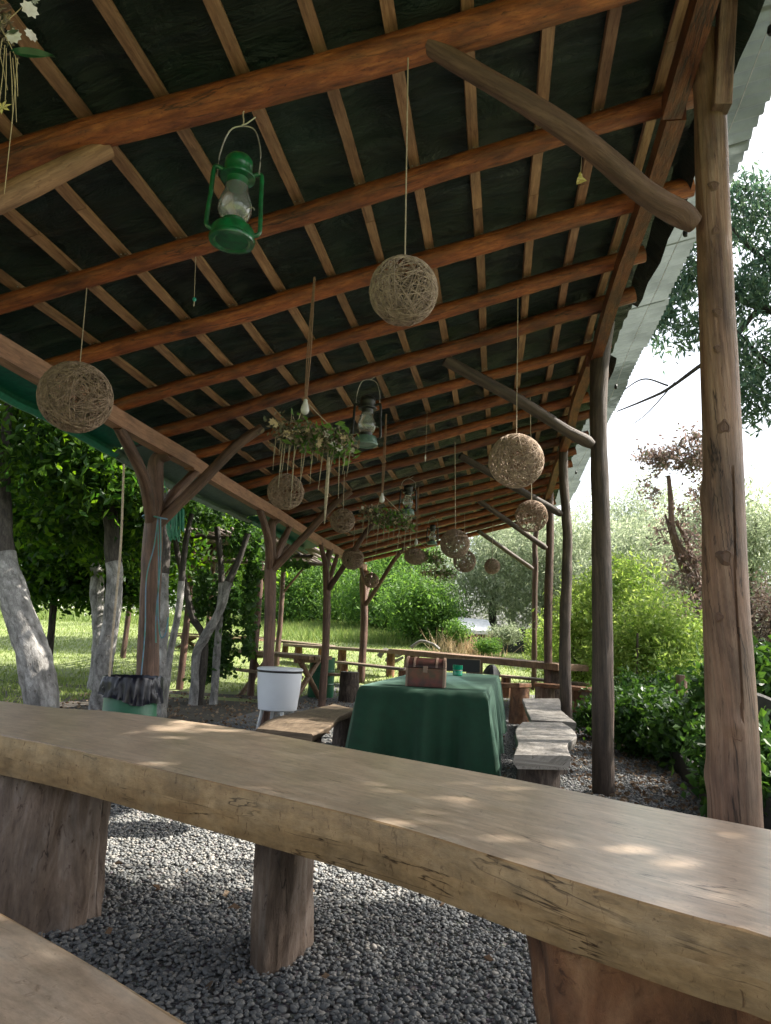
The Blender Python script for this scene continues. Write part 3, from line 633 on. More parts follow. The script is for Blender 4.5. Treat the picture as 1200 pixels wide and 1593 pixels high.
YL4 = lowpost([(563, 1040, 6), (567, 960, 6), (565, 900, 5.5)], post_red, 14., fork=2.0, back=.7, inward=(-2.0, 14.9), rb=.045)
YL0 = 2.0
logpath([(-2.95, YL0, -.05, .10), (-2.93, YL0, 1.2, .095), (-2.95, YL0, 2.70, .08)], 30, 16, .1).build('post', post_red, pav)
e0 = onroof(168, 236, -.07)
logpath([(-2.9, YL0, 2.0, .055), (lerp(-2.9, e0.x, .5), lerp(YL0, e0.y, .5), lerp(2.0, e0.z, .52), .055), (e0.x, e0.y, e0.z+.02, .045)], 24, 16, .12, 4.).build('brace', batten_wood, pav)
# braces from the high posts
def hibrace(p0, Y0, p1, r0, r1, mat, seed, bend=0.0, n=30, seg=14):
    a = at(*p0, Y0); c = onroof(*p1, -.045); mid = a.lerp(c, .5)+Vector((0, 0, bend)); q1 = a.lerp(c, .2)+Vector((0, 0, bend*-.25))
    logpath([(*a, r0*.72), (*a.lerp(c, .06), r0*.98), (*q1, r0*.92), (*mid, (r0+r1)/2), (*c, r1)], n, seg, .12, seed).build('brace', mat, pav)
hibrace((1082, 348), 3.02, (664, 68), .056, .038, brace_wood, 1.5, .04, 60, 30)
hibrace((922, 692), 6.3, (692, 560), .055, .05, post_dark, 2.5, .02)
hibrace((874, 800), 9.5, (716, 709), .05, .045, post_dark, 3.5)
hibrace((850, 853), 12.6, (744, 778), .05, .045, post_dark, 4.5)
hibrace((829, 885), 16.2, (744, 826), .05, .045, post_dark, 5.5)

# ================================================================== FOREGROUND SLABS
def slab(parent, left_pts, right_pts, z, thick, mats, name='tabletop', under=.02, n=40, rnd=.012, tf=None, wav=0.0):
    """left and right outlines (lists of xy running the same way) -> live-edged slab, top and sides"""
    def resample(P, n):
        P = np.array([(p[0], p[1]) for p in P]); Q = np.array(bez([(x, y, 0, 0) for x, y in P], 60))[:, :2]
        dl = np.r_[0, np.cumsum(np.linalg.norm(np.diff(Q, axis=0), axis=1))]; s_ = np.linspace(0, dl[-1], n)
        return np.stack([np.interp(s_, dl, Q[:, 0]), np.interp(s_, dl, Q[:, 1])], 1)
    A = resample(left_pts, n); B = resample(right_pts, n); sec = 26; vs = []; us = []
    flat = 8
    for k in range(n):
        a, b_ = A[k], B[k]; dirn = (b_-a)/np.linalg.norm(b_-a); wd = np.linalg.norm(b_-a); th = tf(k/(n-1)) if tf else thick
        prof = [(0, -th*.5, 'a')]
        # top across from a to b, round shoulder, side, bottom
        row = []
        row += [(-under*.3, -th*.5), (0, -th*.2), (rnd*.3, -rnd*.6), (rnd*1.3, -rnd*.08)]
        row += [(lerp(rnd*1.3, wd-rnd*1.3, q/(flat-1)), 0) for q in range(1, flat-1)]
        row += [(wd-rnd*1.3, -rnd*.08), (wd-rnd*.3, -rnd*.6), (wd, -th*.2), (wd-under*.3, -th*.5), (wd-under*.7, -th*.8), (wd-under-.01, -th)]
        row += [(lerp(wd-under-.01, under+.01, q/3), -th) for q in (1, 2)]
        row += [(under+.01, -th), (under*.7, -th*.8)]
        s_ = 0; prev = None
        for (o_, zz_) in row:
            nz = wav*mnoise.noise(Vector((a[0]*3+o_*2, a[1]*3, zz_*8)))
            p = a+dirn*(o_+nz*(1 if zz_ < -.001 else 0)); vs.append((p[0], p[1], z+zz_+(nz*.2 if zz_ == 0 else 0)))
            if prev is not None: s_ += math.hypot(o_-prev[0], zz_-prev[1])
            us.append(s_); prev = (o_, zz_)
    m_ = len(row); ntop0, ntop1 = 3, 3+flat-1
    L = np.r_[0, np.cumsum(np.linalg.norm(np.diff((A+B)/2, axis=0), axis=1))]
    fs, uvs, mi = [], [], []; per = us[m_-1]+.05
    for k in range(n-1):
        for q in range(m_):
            q2 = (q+1) % m_; fs.append((k*m_+q, (k+1)*m_+q, (k+1)*m_+q2, k*m_+q2)[::-1])
            u0 = us[q]; u1 = us[q2] if q2 else per
            uvs.append([(L[k], u0), (L[k+1], u0), (L[k+1], u1), (L[k], u1)][::-1]); mi.append(0 if ntop0 <= q < ntop1 else 1)
    mb = MB(); mb.add(vs, fs, uvs)
    mb.mi = mi
    for k, rv in ((0, False), (n-1, True)):
        ids = [k*m_+q for q in range(m_)]
        if rv: ids = ids[::-1]
        mb.f.append(tuple(ids)); mb.uv.append([(vs[i][2]*2, us[i % m_]) for i in ids]); mb.mi.append(1)
    return mb.build(name, mats, parent, True, angle=24)
ft = thing('slab_table', 'long thick honey coloured slab table crossing the foreground on stumps', 'table', (-.6, 2.2, 0))
bk = [onz(*q, .69) for q in [(80, 1100), (180, 1107), (360, 1131), (550, 1165), (800, 1211), (1000, 1252), (1200, 1290)]]
fr = [onz(*q, .69) for q in [(0, 1143), (75, 1157), (149, 1173), (223, 1191), (372, 1226), (600, 1281), (800, 1343), (949, 1389), (1098, 1432), (1200, 1460)]]
bk = [(-3.15, 4.1)]+[(p.x, p.y) for p in bk]+[(1.25, 1.86), (1.75, 1.45)]
fr = [(-2.7, 3.12)]+[(p.x, p.y) for p in fr]+[(.85, 1.03), (1.3, .65)]
# slab_top uses UV: u along, v across
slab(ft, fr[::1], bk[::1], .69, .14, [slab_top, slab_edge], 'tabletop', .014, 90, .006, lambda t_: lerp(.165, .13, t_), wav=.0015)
def stump(parent, c, r, h, mats, name='leg', seed=0., rx=1, ry=1, flare=1.1, wob=.18, seg=48, n=26, ang=0, top=.0, lean=(0, 0)):
    mb = MB(); vs = []; fs = []; uvs = []
    gz = -.03
    for i in range(n+1):
        t_ = i/n; z = lerp(gz, h, t_)
        for k in range(seg):
            th = 2*math.pi*k/seg
            rr = r*lerp(flare, 1+top, t_)*(1+wob*mnoise.noise(Vector((math.cos(th)*1.1+seed, math.sin(th)*1.1, z*1.2)))+wob*.35*mnoise.noise(Vector((math.cos(th)*4+seed, math.sin(th)*4, z*2)))+wob*.12*mnoise.noise(Vector((math.cos(th)*9+seed, math.sin(th)*9, z*9))))
            x, y = rr*math.cos(th)*rx, rr*math.sin(th)*ry
            vs.append((c[0]+x*math.cos(ang)-y*math.sin(ang)+lean[0]*t_, c[1]+x*math.sin(ang)+y*math.cos(ang)+lean[1]*t_, z+(c[2] if len(c) > 2 else 0)))
    for i in range(n):
        for k in range(seg):
            k2 = (k+1) % seg; fs.append((i*seg+k, i*seg+k2, (i+1)*seg+k2, (i+1)*seg+k)); R = 2*math.pi*r
            uvs.append([(k/seg*R+seed, i/n*h), ((k+1)/seg*R+seed, i/n*h), ((k+1)/seg*R+seed, (i+1)/n*h), (k/seg*R+seed, (i+1)/n*h)])
    mb.add(vs, fs, uvs)
    ids = [n*seg+k for k in range(seg)]; mb.f.append(tuple(ids)); mb.uv.append([(vs[i][0]*3, vs[i][1]) for i in ids]); mb.mi.append(1 if len(mats) > 1 else 0)
    return mb.build(name, mats, parent, True, angle=50)
stump(ft, (-1.94, 2.86), .30, .54, [stump_wood], seed=2.1, rx=1.15, ry=.85, flare=1.06, wob=.30, seg=90, n=50, lean=(-.13, .28))
stump(ft, (-.77, 2.80), .12, .57, [stump_wood], seed=5.7, rx=.80, ry=1.5, flare=1.0, wob=.35, seg=60, n=40, lean=(.03, -.12))
stump(ft, (.44, 1.98), .36, .57, [stump_red], seed=9.2, rx=1.05, ry=.8, flare=.78, wob=.26, top=.18, seg=90, n=40)
fb = thing('slab_bench', 'smooth slab bench in the bottom left corner before the big table', 'bench', (-.7, 1.2, 0))
eb = [(-2.3, 2.35), (-1.7, 2.04), (-1.23, 1.81), (-.85, 1.605), (-.55, 1.425), (-.15, 1.2), (.3, .95)]
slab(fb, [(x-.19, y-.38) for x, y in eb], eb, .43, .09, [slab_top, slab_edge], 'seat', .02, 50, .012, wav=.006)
stump(fb, (-1.6, 1.75), .13, .345, [stump_wood], seed=21); stump(fb, (-.1, .98), .13, .345, [stump_wood], seed=24)

# ================================================================== FURNITURE UNDER THE ROOF
# table under the green cloth
gt = thing('covered_table', 'plank table hidden under a green cloth, its feet barely showing', 'table', (-.55, 7.5, 0))
GL0, GR0 = onz(560, 1066, .80), onz(757, 1079, .80); GR1 = Vector((.05, 9.3, .8)); GL1 = Vector((-1.0, 9.45, .8))
cx_ = (GL0+GR0+GL1+GR1)/4
ax_l = ((GL1-GL0)+(GR1-GR0)).normalized(); ax_w = ax_l.cross(Vector((0, 0, 1))).normalized()
Lg = ((GL1-GL0).length+(GR1-GR0).length)/2; Wg = (GL0-GR0).length
MB().box((cx_.x, cx_.y, .765), (Lg-.06, Wg-.06, .045), (ax_l, ax_w, Vector((0, 0, 1)))).build('tabletop', table_wood, gt, smooth=False)
for a_ in (-1, 1):
    for b_ in (-1, 1):
        p = cx_+ax_l*(a_*(Lg/2-.25))+ax_w*(b_*(Wg/2-.2)); MB().box((p.x, p.y, .37), (.08, .08, .74), (ax_l, ax_w, Vector((0, 0, 1)))).build('leg', table_wood, gt, smooth=False)
def tablecloth():
    mb = MB(); per = []; cr = .05; ns = 26
    hw, hl = Wg/2, Lg/2
    def side(p, q, n): return [(lerp(p[0], q[0], i/n), lerp(p[1], q[1], i/n)) for i in range(n)]
    corners = [(-hl, -hw), (hl, -hw), (hl, hw), (-hl, hw)]
    for i in range(4):
        a, b_ = corners[i], corners[(i+1) % 4]; n = 90 if i % 2 == 0 else 60
        per += [(x, y, i, j/n) for j, (x, y) in enumerate(side(a, b_, n))]
    n = len(per); rows = 16; vs = []; S0 = 0; Ls = []
    for i in range(n):
        Ls.append(S0); S0 += math.hypot(per[(i+1) % n][0]-per[i][0], per[(i+1) % n][1]-per[i][1])
    for r_ in range(rows+1):
        t_ = r_/rows
        for i, (x, y, sd_, f_) in enumerate(per):
            nx_, ny_ = {0: (0, -1), 1: (1, 0), 2: (0, 1), 3: (-1, 0)}[sd_]
            px_, py_ = {0: (-1, 0), 1: (0, -1), 2: (1, 0), 3: (0, 1)}[sd_]
            L_ = (2*hl if sd_ % 2 == 0 else 2*hw); dc = min(f_, 1-f_)*L_       # distance to corner
            sgn = -1 if f_ < .5 else 1
            cf = math.exp(-(dc/.10)**2)
            # outward normal turns at corners
            tx, ty = {0: (1, 0), 1: (0, 1), 2: (-1, 0), 3: (0, -1)}[sd_]
            ox, oy = nx_+tx*sgn*cf, ny_+ty*sgn*cf; ln = math.hypot(ox, oy); ox /= ln; oy /= ln
            S1 = Ls[i]
            fold = .022*math.sin(S1*13+1.2*math.sin(S1*2.7))+.016*math.sin(S1*29+2*math.sin(S1*5))+.02*mnoise.noise(Vector((S1*3.1, 0, t_)))
            out = .008+(.01*t_+2.2*fold*t_**.8)+.09*cf*t_**1.2
            drop = (.67+.05*math.sin(S1*1.9+.5)+.03*cf)*t_
            rd = .02
            if t_ == 0: out = -.015; drop = 0.0
            vs.append((x+ox*out, y+oy*out, .800-drop-(.004 if t_ > 0 else 0)))
    W = [cx_+ax_l*a+ax_w*b_ for a, b_, c in vs]; W = [(w_.x, w_.y, c[2]) for w_, c in zip(W, vs)]
    fs = [(r_*n+i, r_*n+(i+1) % n, (r_+1)*n+(i+1) % n, (r_+1)*n+i) for r_ in range(rows) for i in range(n)]
    mb.add(W, fs); mb.f.append(tuple(range(n))[::-1]); mb.uv.append([(0, 0)]*n); mb.mi.append(0)
    return mb
th_ = props(tablecloth().build('tablecloth', cloth_green, None, True, angle=80), 'dark green cloth draped over the table behind the foreground slab', 'tablecloth')
# treasure chest
c0 = onz(661, 1069, .803); ch = thing('chest', 'small red-brown wooden chest with arched lid on the green cloth', 'chest', (c0.x, c0.y+.09, .803))
cw, cd, chh = .30, .17, .15; cy0 = c0.y+.09
MB().box((c0.x, cy0, .803+chh/2), (cw, cd, chh)).build('body', chest_wood, ch, smooth=False, bevel=.004)
def lid(x0, x1, r_, grow):
    mb = MB(); n = 12; vs = []
    for x in (x0, x1):
        for k in range(n+1):
            th = math.pi*k/n; vs.append((x, cy0-math.cos(th)*(cd/2+grow), .803+chh+.004+math.sin(th)*(r_+grow)))
    fs = [(k, k+1, n+2+k, n+1+k) for k in range(n)]+[tuple(range(n+1))[::-1], tuple(range(n+1, 2*n+2)), (0, n+1, 2*n+1, n)]
    mb.add(vs, fs); return mb
lid(c0.x-cw/2, c0.x+cw/2, .075, 0).build('lid', chest_dark, ch, angle=30)
for dx in (-.09, .09): lid(c0.x+dx-.009, c0.x+dx+.009, .075, .005).build('strap', chest_trim, ch, angle=30)
for dx in (-cw/2, cw/2):
    lid(c0.x+dx-.008, c0.x+dx+.008, .075, .008).build('end_trim', chest_trim, ch, angle=30)
    MB().box((c0.x+dx, cy0, .803+chh/2), (.016, cd+.012, chh)).build('corner_trim', chest_trim, ch, smooth=False)
MB().box((c0.x, cy0-cd/2-.006, .803+chh-.01), (.035, .014, .05)).build('clasp', chest_trim, ch, smooth=False)
# dark box, cup, dark cover at the far end of the cloth
c1 = onz(719, 1045, .803); bx_ = thing('storage_box', 'low dark open box on the far end of the green cloth', 'box', (c1.x, c1.y, .803))
bw, bh_, bd = .46, .16, .28
for (dx, dy, sx_, sy_) in ((0, -bd/2, bw, .015), (0, bd/2, bw, .015), (-bw/2+.008, 0, .015, bd-.016), (bw/2-.008, 0, .015, bd-.016)):
    MB().box((c1.x+dx, c1.y+dy+.14, .803+bh_/2), (sx_, sy_, bh_)).build('side_panel', black_plastic, bx_, smooth=False)
MB().box((c1.x, c1.y+.14, .812), (bw-.03, bd-.02, .01)).build('bottom_panel', black_plastic, bx_, smooth=False)
MB().box((c1.x+bw/2+.006, c1.y-.001, .803+bh_/2), (.012, .02, bh_)).build('edge_trim', brown_slab, bx_, smooth=False)
MB().box((c1.x, c1.y-.004, .803+bh_+.004), (bw, .02, .008)).build('edge_trim', brown_slab, bx_, smooth=False)
c2 = onz(712, 1051, .803); cup = thing('cup', 'small shiny green cup before the dark box', 'cup', (c2.x, c2.y, .803))
MB().lathe([(.05, 0), (.056, .004), (.056, .055), (.053, .06), (.056, .065), (.057, .118), (.052, .118), (.05, .01)], c2, 24, cap0=True).build('body', cup_green, cup)
MB().lathe([(.0575, .058), (.059, .061), (.0575, .064)], c2, 24).build('band', wire, cup)
c3 = at(765, 1047, 11.6); mb = MB(); n = 10
mb.lathe([(.14, 0), (.11, .06), (.06, .12), (.015, .15)], (c3.x, 11.6, c3.z-.02), 14, cap0=True, cap1=True, fn=lambda th, t_: (.02*math.sin(3*th), 0))
props(mb.build('dark_hood', black_plastic, None), 'black peaked cover standing just past the far end of the green cloth', 'cover')

def outline(pts, z): return [(p.x, p.y) for p in (onz(x, y, z) for x, y in pts)]
def bench(label, Lp, Rp, z, th, mats, stumps, group=None, smats=None, name='log_bench', wav=.01):
    lx = (Lp[0][0]+Rp[-1][0])/2; ly = (Lp[0][1]+Rp[-1][1])/2
    b = thing(name, label, 'bench' if 'bench' in name else 'table', (lx, ly, ground(lx, ly)), group)
    slab(b, Lp, Rp, z, th, mats, 'seat' if 'bench' in name else 'tabletop', .02, 36, .008, wav=wav)
    for i, (x, y, r) in enumerate(stumps): stump(b, (x, y, ground(x, y)), r, z-th-ground(x, y)+.002, smats or [bark, grey_slab], seed=x*7+y, wob=.14, seg=36, n=14)
    return b
nb_L = outline([(799, 1174), (805, 1157), (802, 1136), (812, 1123)], .42); nb_R = outline([(889, 1176), (883, 1158), (897, 1145), (889, 1132), (876, 1124)], .42)
bench('pale grey live-edge slab bench with bark stump, nearest beside the right posts', nb_L, nb_R, .42, .095, [grey_slab, grey_slab], [(.30, 5.62, .15), (.5, 7.2, .14)], 'grey slab benches right of the green table', wav=.006)
sb_L = outline([(826, 1119), (817, 1098), (813, 1086)], .42); sb_R = outline([(897, 1123), (873, 1103), (879, 1099), (870, 1086)], .42)
bench('farther pale grey slab bench set end to end behind the near one', sb_L, sb_R, .415, .085, [grey_slab, grey_slab], [(.55, 8.0, .14), (.62, 10.6, .14)], 'grey slab benches right of the green table', wav=.006)
lb_L = outline([(398, 1133), (430, 1115), (520, 1095)], .42); lb_R = outline([(487, 1142), (515, 1128), (530, 1113), (556, 1104)], .42)
bench('olive-brown slab bench left of the green cloth with chipped live edge', lb_L, lb_R, .42, .07, [brown_slab, brown_slab], [(-1.60, 6.15, .14), (-1.62, 8.0, .14)], None, [bark, brown_slab])

# tables and benches in the back
def row_slab(kind, label, p0, Y0, p1, Y1, wd, th, mats, legs=2, group=None, legmat=None, lr=.16):
    a = at(*p0, Y0); c = at(*p1, Y1); a.z = max(a.z, ground(a.x, a.y)+.42); c.z = max(c.z, ground(c.x, c.y)+.42)
    b = thing(kind, label, 'bench' if 'bench' in kind else 'table', (a.x, a.y, ground(a.x, a.y)), group)
    dv = (c-a); L = dv.length; dv.normalize(); sv = dv.cross(Vector((0, 0, 1))).normalized()
    if sv.y < 0: sv = -sv
    up = sv.cross(dv); up = up if up.z > 0 else -up
    MB().box((a+c)/2+sv*wd/2-up*th/2, (L, wd, th), (dv, sv, up)).build('seat' if 'bench' in kind else 'tabletop', mats, b, smooth=False, bevel=.012)
    for k in range(legs):
        t_ = (.08+.84*k/(legs-1)) if legs > 1 else .5
        p = a.lerp(c, t_)+sv*wd/2; g_ = ground(p.x, p.y); stump(b, (p.x, p.y, g_), lr, p.z-th-g_-.004, [legmat or stump_red], seed=k*3+a.x, seg=24, n=10, wob=.15)
    return b
row_slab('long_table', 'thick reddish slab table running diagonally behind the green cloth', (604, 1009), 16.2, (868, 1033), 12.4, .75, .11, table_wood, 3, 'slab tables in the back', stump_wood)
row_slab('plank_bench', 'reddish slab bench ending on a stump right of the rightmost back table', (830, 1062), 12.3, (918, 1071), 11.5, .35, .06, stump_red, 2, None, stump_wood, .16)
row_slab('plank_bench', 'short slab bench end showing past the right edge of the green cloth', (700, 1062), 12.2, (808, 1063), 11.4, .34, .07, stump_red, 2, None, stump_red, .15)
row_slab('plank_bench', 'thin plank bench in front of the far rail, left of the chest', (520, 1028), 15.6, (628, 1040), 14.3, .3, .05, brown_slab, 2, None, stump_red, .08)
row_slab('long_table', 'narrow plank table on the lawn edge behind the two far left posts', (440, 1001), 18.5, (612, 1012), 16.6, .6, .07, brown_slab, 3, 'slab tables in the back', stump_red, .1)
row_slab('long_table', 'farthest plank table on the lawn, left behind the thick left post', (372, 994), 20.5, (500, 1003), 19.0, .6, .06, brown_slab, 3, 'slab tables in the back', stump_red, .08)
row_slab('plank_bench', 'pale plank bench beyond the diagonal table at its right end', (770, 1049), 15.0, (900, 1062), 13.2, .3, .05, brown_slab, 2, None, stump_red, .1)
# trestle tables
def trestle(label, A, B, C, Y0, Y1, W, th, r=.05, group='trestle picnic tables'):
    """A near right corner, B near left corner (world), C depth vector"""
    b = thing('picnic_table', label, 'table', (A.x, A.y, ground(A.x, A.y)), group)
    dv = (B-A); L = dv.length; dv.normalize(); sv = Vector((C.x, C.y, 0)).normalized(); up = Vector((0, 0, 1))
    n = 5; w_ = W/n
    for k in range(n):
        MB().box((A+B)/2+sv*(w_*(k+.5))-up*th/2, (L+random.uniform(-.05, .05), w_-.012, th), (dv, sv, up)).build('plank', table_wood, b, smooth=False)
    for t_ in (.15, .85):
        p = A.lerp(B, t_); g_ = ground(p.x, p.y); h = A.z-th
        q0, q1 = p+sv*-.15, p+sv*(W+.15)
        for (s0, s1) in ((q0, p+sv*(W-.05)), (q1, p+sv*.05)):
            logpath([(s0.x, s0.y, g_-.02, r), (lerp(s0.x, s1.x, .5), lerp(s0.y, s1.y, .5), lerp(g_, h, .5), r), (s1.x, s1.y, h, r)], 10, 10, .1).build('leg', table_wood, b)
        m0 = p+sv*.02; m1 = p+sv*(W-.02); MB().box(((m0+m1)/2).xy.to_3d()+Vector((0, 0, h-.035)), (.07, W-.06, .065), (dv, sv, up)).build('crossbar', table_wood, b, smooth=False)
    for s_ in (-.28, W+.28):
        c = (A+B)/2+sv*s_; z_ = ground(A.x, A.y)+.5
        MB().box((c.x, c.y, z_), (L, .22, .045), (dv, sv, up)).build('seat', table_wood, b, smooth=False)
A = at(482, 1021, 12.0); B = at(372, 1010, 13.6); C = at(521, 1017, 13.0)-A; B.z = A.z
trestle('near trestle table behind the white cooler, top boards on crossed log legs', A, B, C, 0, 0, .95, .06)
A = at(398, 994, 19.5); B = at(262, 988, 20.5); B.z = A.z
trestle('farther trestle table on the lawn seen between the vine trunks', A, B, Vector((.2, 1, 0)), 0, 0, .8, .05)
# white cooler on legs
Yc = 8.9; cc = at(434, 1072, Yc); cb = at(434, 1106, Yc).z; ct = at(434, 1042, Yc).z
cl = thing('cooler_table', 'white round cooler table with black band and clear legs', 'cooler', (cc.x, Yc, 0))
R0, R1 = pxr(30, Yc), pxr(35, Yc)
MB().lathe([(R0-.02, cb+.01), (R0, cb+.02), (lerp(R0, R1, .5)+.005, (cb+ct)/2), (R1, ct-.03), (R1-.01, ct-.028)], (cc.x, Yc, 0), 48, cap0=True).build('body', white_plastic, cl)
MB().lathe([(R1-.01, ct-.03), (R1+.004, ct-.028), (R1+.004, ct-.006), (R1-.01, ct-.004)], (cc.x, Yc, 0), 48, cap1=True).build('band', black_plastic, cl)
MB().lathe([(R1-.01, ct-.004), (R1+.008, ct-.002), (R1+.008, ct+.018), (R1-.01, ct+.028), (R1-.06, ct+.032), (.04, ct+.034)], (cc.x, Yc, 0), 48, cap1=True).build('lid', white_plastic, cl)
for k in range(4):
    th = .6+k*math.pi/2; p = (cc.x+math.cos(th)*(R0-.05), Yc+math.sin(th)*(R0-.05)); q = (cc.x+math.cos(th)*(R0+.0), Yc+math.sin(th)*(R0+.0))
    MB().tube([(q[0], q[1], 0), (p[0], p[1], cb+.03)], [.018, .026], 10).build('leg', clear_plastic, cl)
# green drums
def drum(px, pyb, pyt, halfw, Y, label, gr=None):
    p = at(px, pyb, Y); zt = at(px, pyt, Y).z; r = pxr(halfw, Y); g_ = ground(p.x, Y)
    b = thing('green_drum', label, 'drum', (p.x, Y, g_), gr)
    H = zt-g_
    MB().lathe([(r*.98, 0), (r, .01), (r*.99, H*.32), (r*1.03, H*.335), (r*.99, H*.35), (r*.99, H*.65), (r*1.03, H*.665), (r*.99, H*.68), (r*.985, H-.02), (r*1.02, H-.012), (r*1.02, H), (r*.97, H), (r*.96, H-.3)], (p.x, Y, g_), 40, cap0=True).build('barrel', bin_green, b)
    return p.x, Y, zt, r
bxx, byy, bzt, br = drum(195, 1170, 1056, 42, 5.25, 'green drum used as litter bin behind the foreground table', 'green metal drums')
drum(498, 1092, 1022, 20, 13.6, 'green drum standing under the end of the trestle table', 'green metal drums')
def bagfn(th, t_):
    nz = mnoise.noise(Vector((math.cos(th)*6, math.sin(th)*6, t_*5)))
    dz = 0.0
    if t_ > .45: dz = -(t_-.45)/.55*(-.03+.10*(math.cos(th+.4)*.5+.5)+.012*math.sin(5*th))
    return (.010*nz+.03*(t_-.4 if t_ > .4 else 0)*math.sin(th*23+3*nz)+.012*abs(math.sin(th*7+2*nz))*(t_ > .4), dz+.006*nz)
mb = MB(); mb.lathe([(.05, -.3), (br*.8, -.28), (br*.93, -.1), (br*.95, 0), (br*1.0, .018), (br*1.05, .012), (br*1.07, -.02), (br*1.085, -.05), (br*1.10, -.08), (br*1.105, -.105)], (bxx, byy, bzt+.004), 110, cap0=True, fn=bagfn)
props(mb.build('bin_bag', bag_mat, None, angle=80), 'black plastic bag lining the litter drum, folded over its rim', 'bag')
# stump seats
def seat_stump(px, pyb, pyt, hw, Y, label, mats=None):
    p = at(px, pyb, Y); zt = at(px, pyt, Y).z; g_ = ground(p.x, Y); b = thing('log_stool', label, 'stool', (p.x, Y, g_), 'log stools')
    stump(b, (p.x, Y, g_), pxr(hw, Y), zt-g_, mats or [bark, grey_slab], 'seat', seed=px*.1, wob=.1, seg=30, n=10)
seat_stump(542, 1091, 1045, 14.5, 13.2, 'upright log stool left of the green cloth, beside the last left post')
seat_stump(1061, 1085, 1050, 7.5, 9.6, 'short sawn log standing up among the shrubs on the right', [post_wood, grey_slab])

# ================================================================== HANGING THINGS
def ball_mesh(r, n, thick, seg=26, full=.7):
    V = []; Fq = []; b0 = 0
    for k in range(n):
        ax = unit(1)[0]; e1 = np.cross(ax, unit(1)[0]); e1 /= np.linalg.norm(e1); e2 = np.cross(ax, e1)
        off = rng.uniform(-.55, .55); rr = math.sqrt(1-off*off); a0 = rng.uniform(0, 6.28); arc = rng.uniform(.35, 1)*6.28 if rng.random() < full else 6.28
        R = r*rng.uniform(.955, 1.0); th = np.linspace(a0, a0+arc, seg)
        P = (ax*off)[None]+rr*(np.cos(th)[:, None]*e1+np.sin(th)[:, None]*e2); P += .02*np.sin(th*3+k)[:, None]*ax; P /= np.linalg.norm(P, axis=1)[:, None]
        T = np.gradient(P, axis=0); T /= np.linalg.norm(T, axis=1)[:, None]; Nn = P; Bn = np.cross(T, Nn)
        C = P*R; tk = thick*rng.uniform(.6, 1.25)
        for j in range(3):
            an = 2*np.pi*j/3; V.append(C+tk*(math.cos(an)*Nn+math.sin(an)*Bn))
        i = np.arange(seg-1)
        for j in range(3):
            j2 = (j+1) % 3; Fq.append(np.stack([b0+j*seg+i, b0+j2*seg+i, b0+j2*seg+i+1, b0+j*seg+i+1], 1))
        b0 += 3*seg
    return np.concatenate(V), np.concatenate(Fq)
def cord(parent, x, y, z0, z1, r, mat, name='cord', sway=.01):
    n = 8; pts = [(x+sway*math.sin(i*1.3)*.3, y, lerp(z0, z1, i/n)) for i in range(n+1)]
    return MB().tube(pts, r, 6).build(name, mat, parent)
balls = [ # px, py, radius px, string top px (or None), depth, strands, label, cord mat
 (628, 453, 58, (635, 82), None, 153, 0.0022, 'large twine ball in the upper centre, above the far lantern', twine),
 (118, 618, 63, (135, 449), None, 196, 0.0024, 'largest twine ball, at far left against the eave beam', twine_dark),
 (803, 717, 43, (806, 462), None, 153, 0.0030, 'large twine ball beside the second right post and its brace', twine),
 (827, 803, 25, (825, 620), None, 69, 0.0034, 'see-through twine ball under the large one by the right posts', twine_dark),
 (445, 765, 30, (454, 640), None, 93, 0.0032, 'twine ball below the nearest dried-flower garland', twine_dark),
 (533, 810, 20, (536, 735), None, 93, 0.0039, 'twine ball left of the second garland, above the middle left brace', twine_dark),
 (708, 846, 23, (708, 690), None, 110, 0.0039, 'dark open-weave twine ball before the green hedge, touching a smaller one', twine_dark),
 (723, 873, 17.5, (723, 800), None, 69, 0.0046, 'smaller twine ball half behind the dark open-weave one', twine_dark),
 (766, 881, 12, (767, 815), None, 110, 0.0046, 'small lone twine ball with a sunlit right side near the roof end', twine),
 (549, 869, 17.5, (552, 822), None, 84, 0.0046, 'twine ball in front of the fork of the farthest left post', twine_dark),
 (578, 903, 12, None, 15.2, 102, 0.0046, 'smallest twine ball low beside the farthest left post', twine_dark)]
for (px, py, r, top, Yd, n, tk, lab, mt) in balls:
    Yb = onroof(*top, -.06).y if top else Yd
    p = at(px, py, Yb); R = pxr(r, Yb); root = thing('twine_ball', lab, 'hanging ball', p, 'twine balls hung from the rafters')
    print('ball', px, py, 'Y', round(Yb, 2), 'R', round(R, 3))
    V, Fq = ball_mesh(R, n, tk*R/.15*.85 if R > .15 else tk*R/.15); npmesh('woven_shell', V+np.array(p), Fq, mt, root, True)
    tx = at(*top, Yb).x if top else p.x
    MB().tube([(p.x, Yb, p.z+R*.97), (tx, Yb, roofz(tx)-.04)], .0028 if Yb < 6 else .004, 6).build('cord', rope, root)

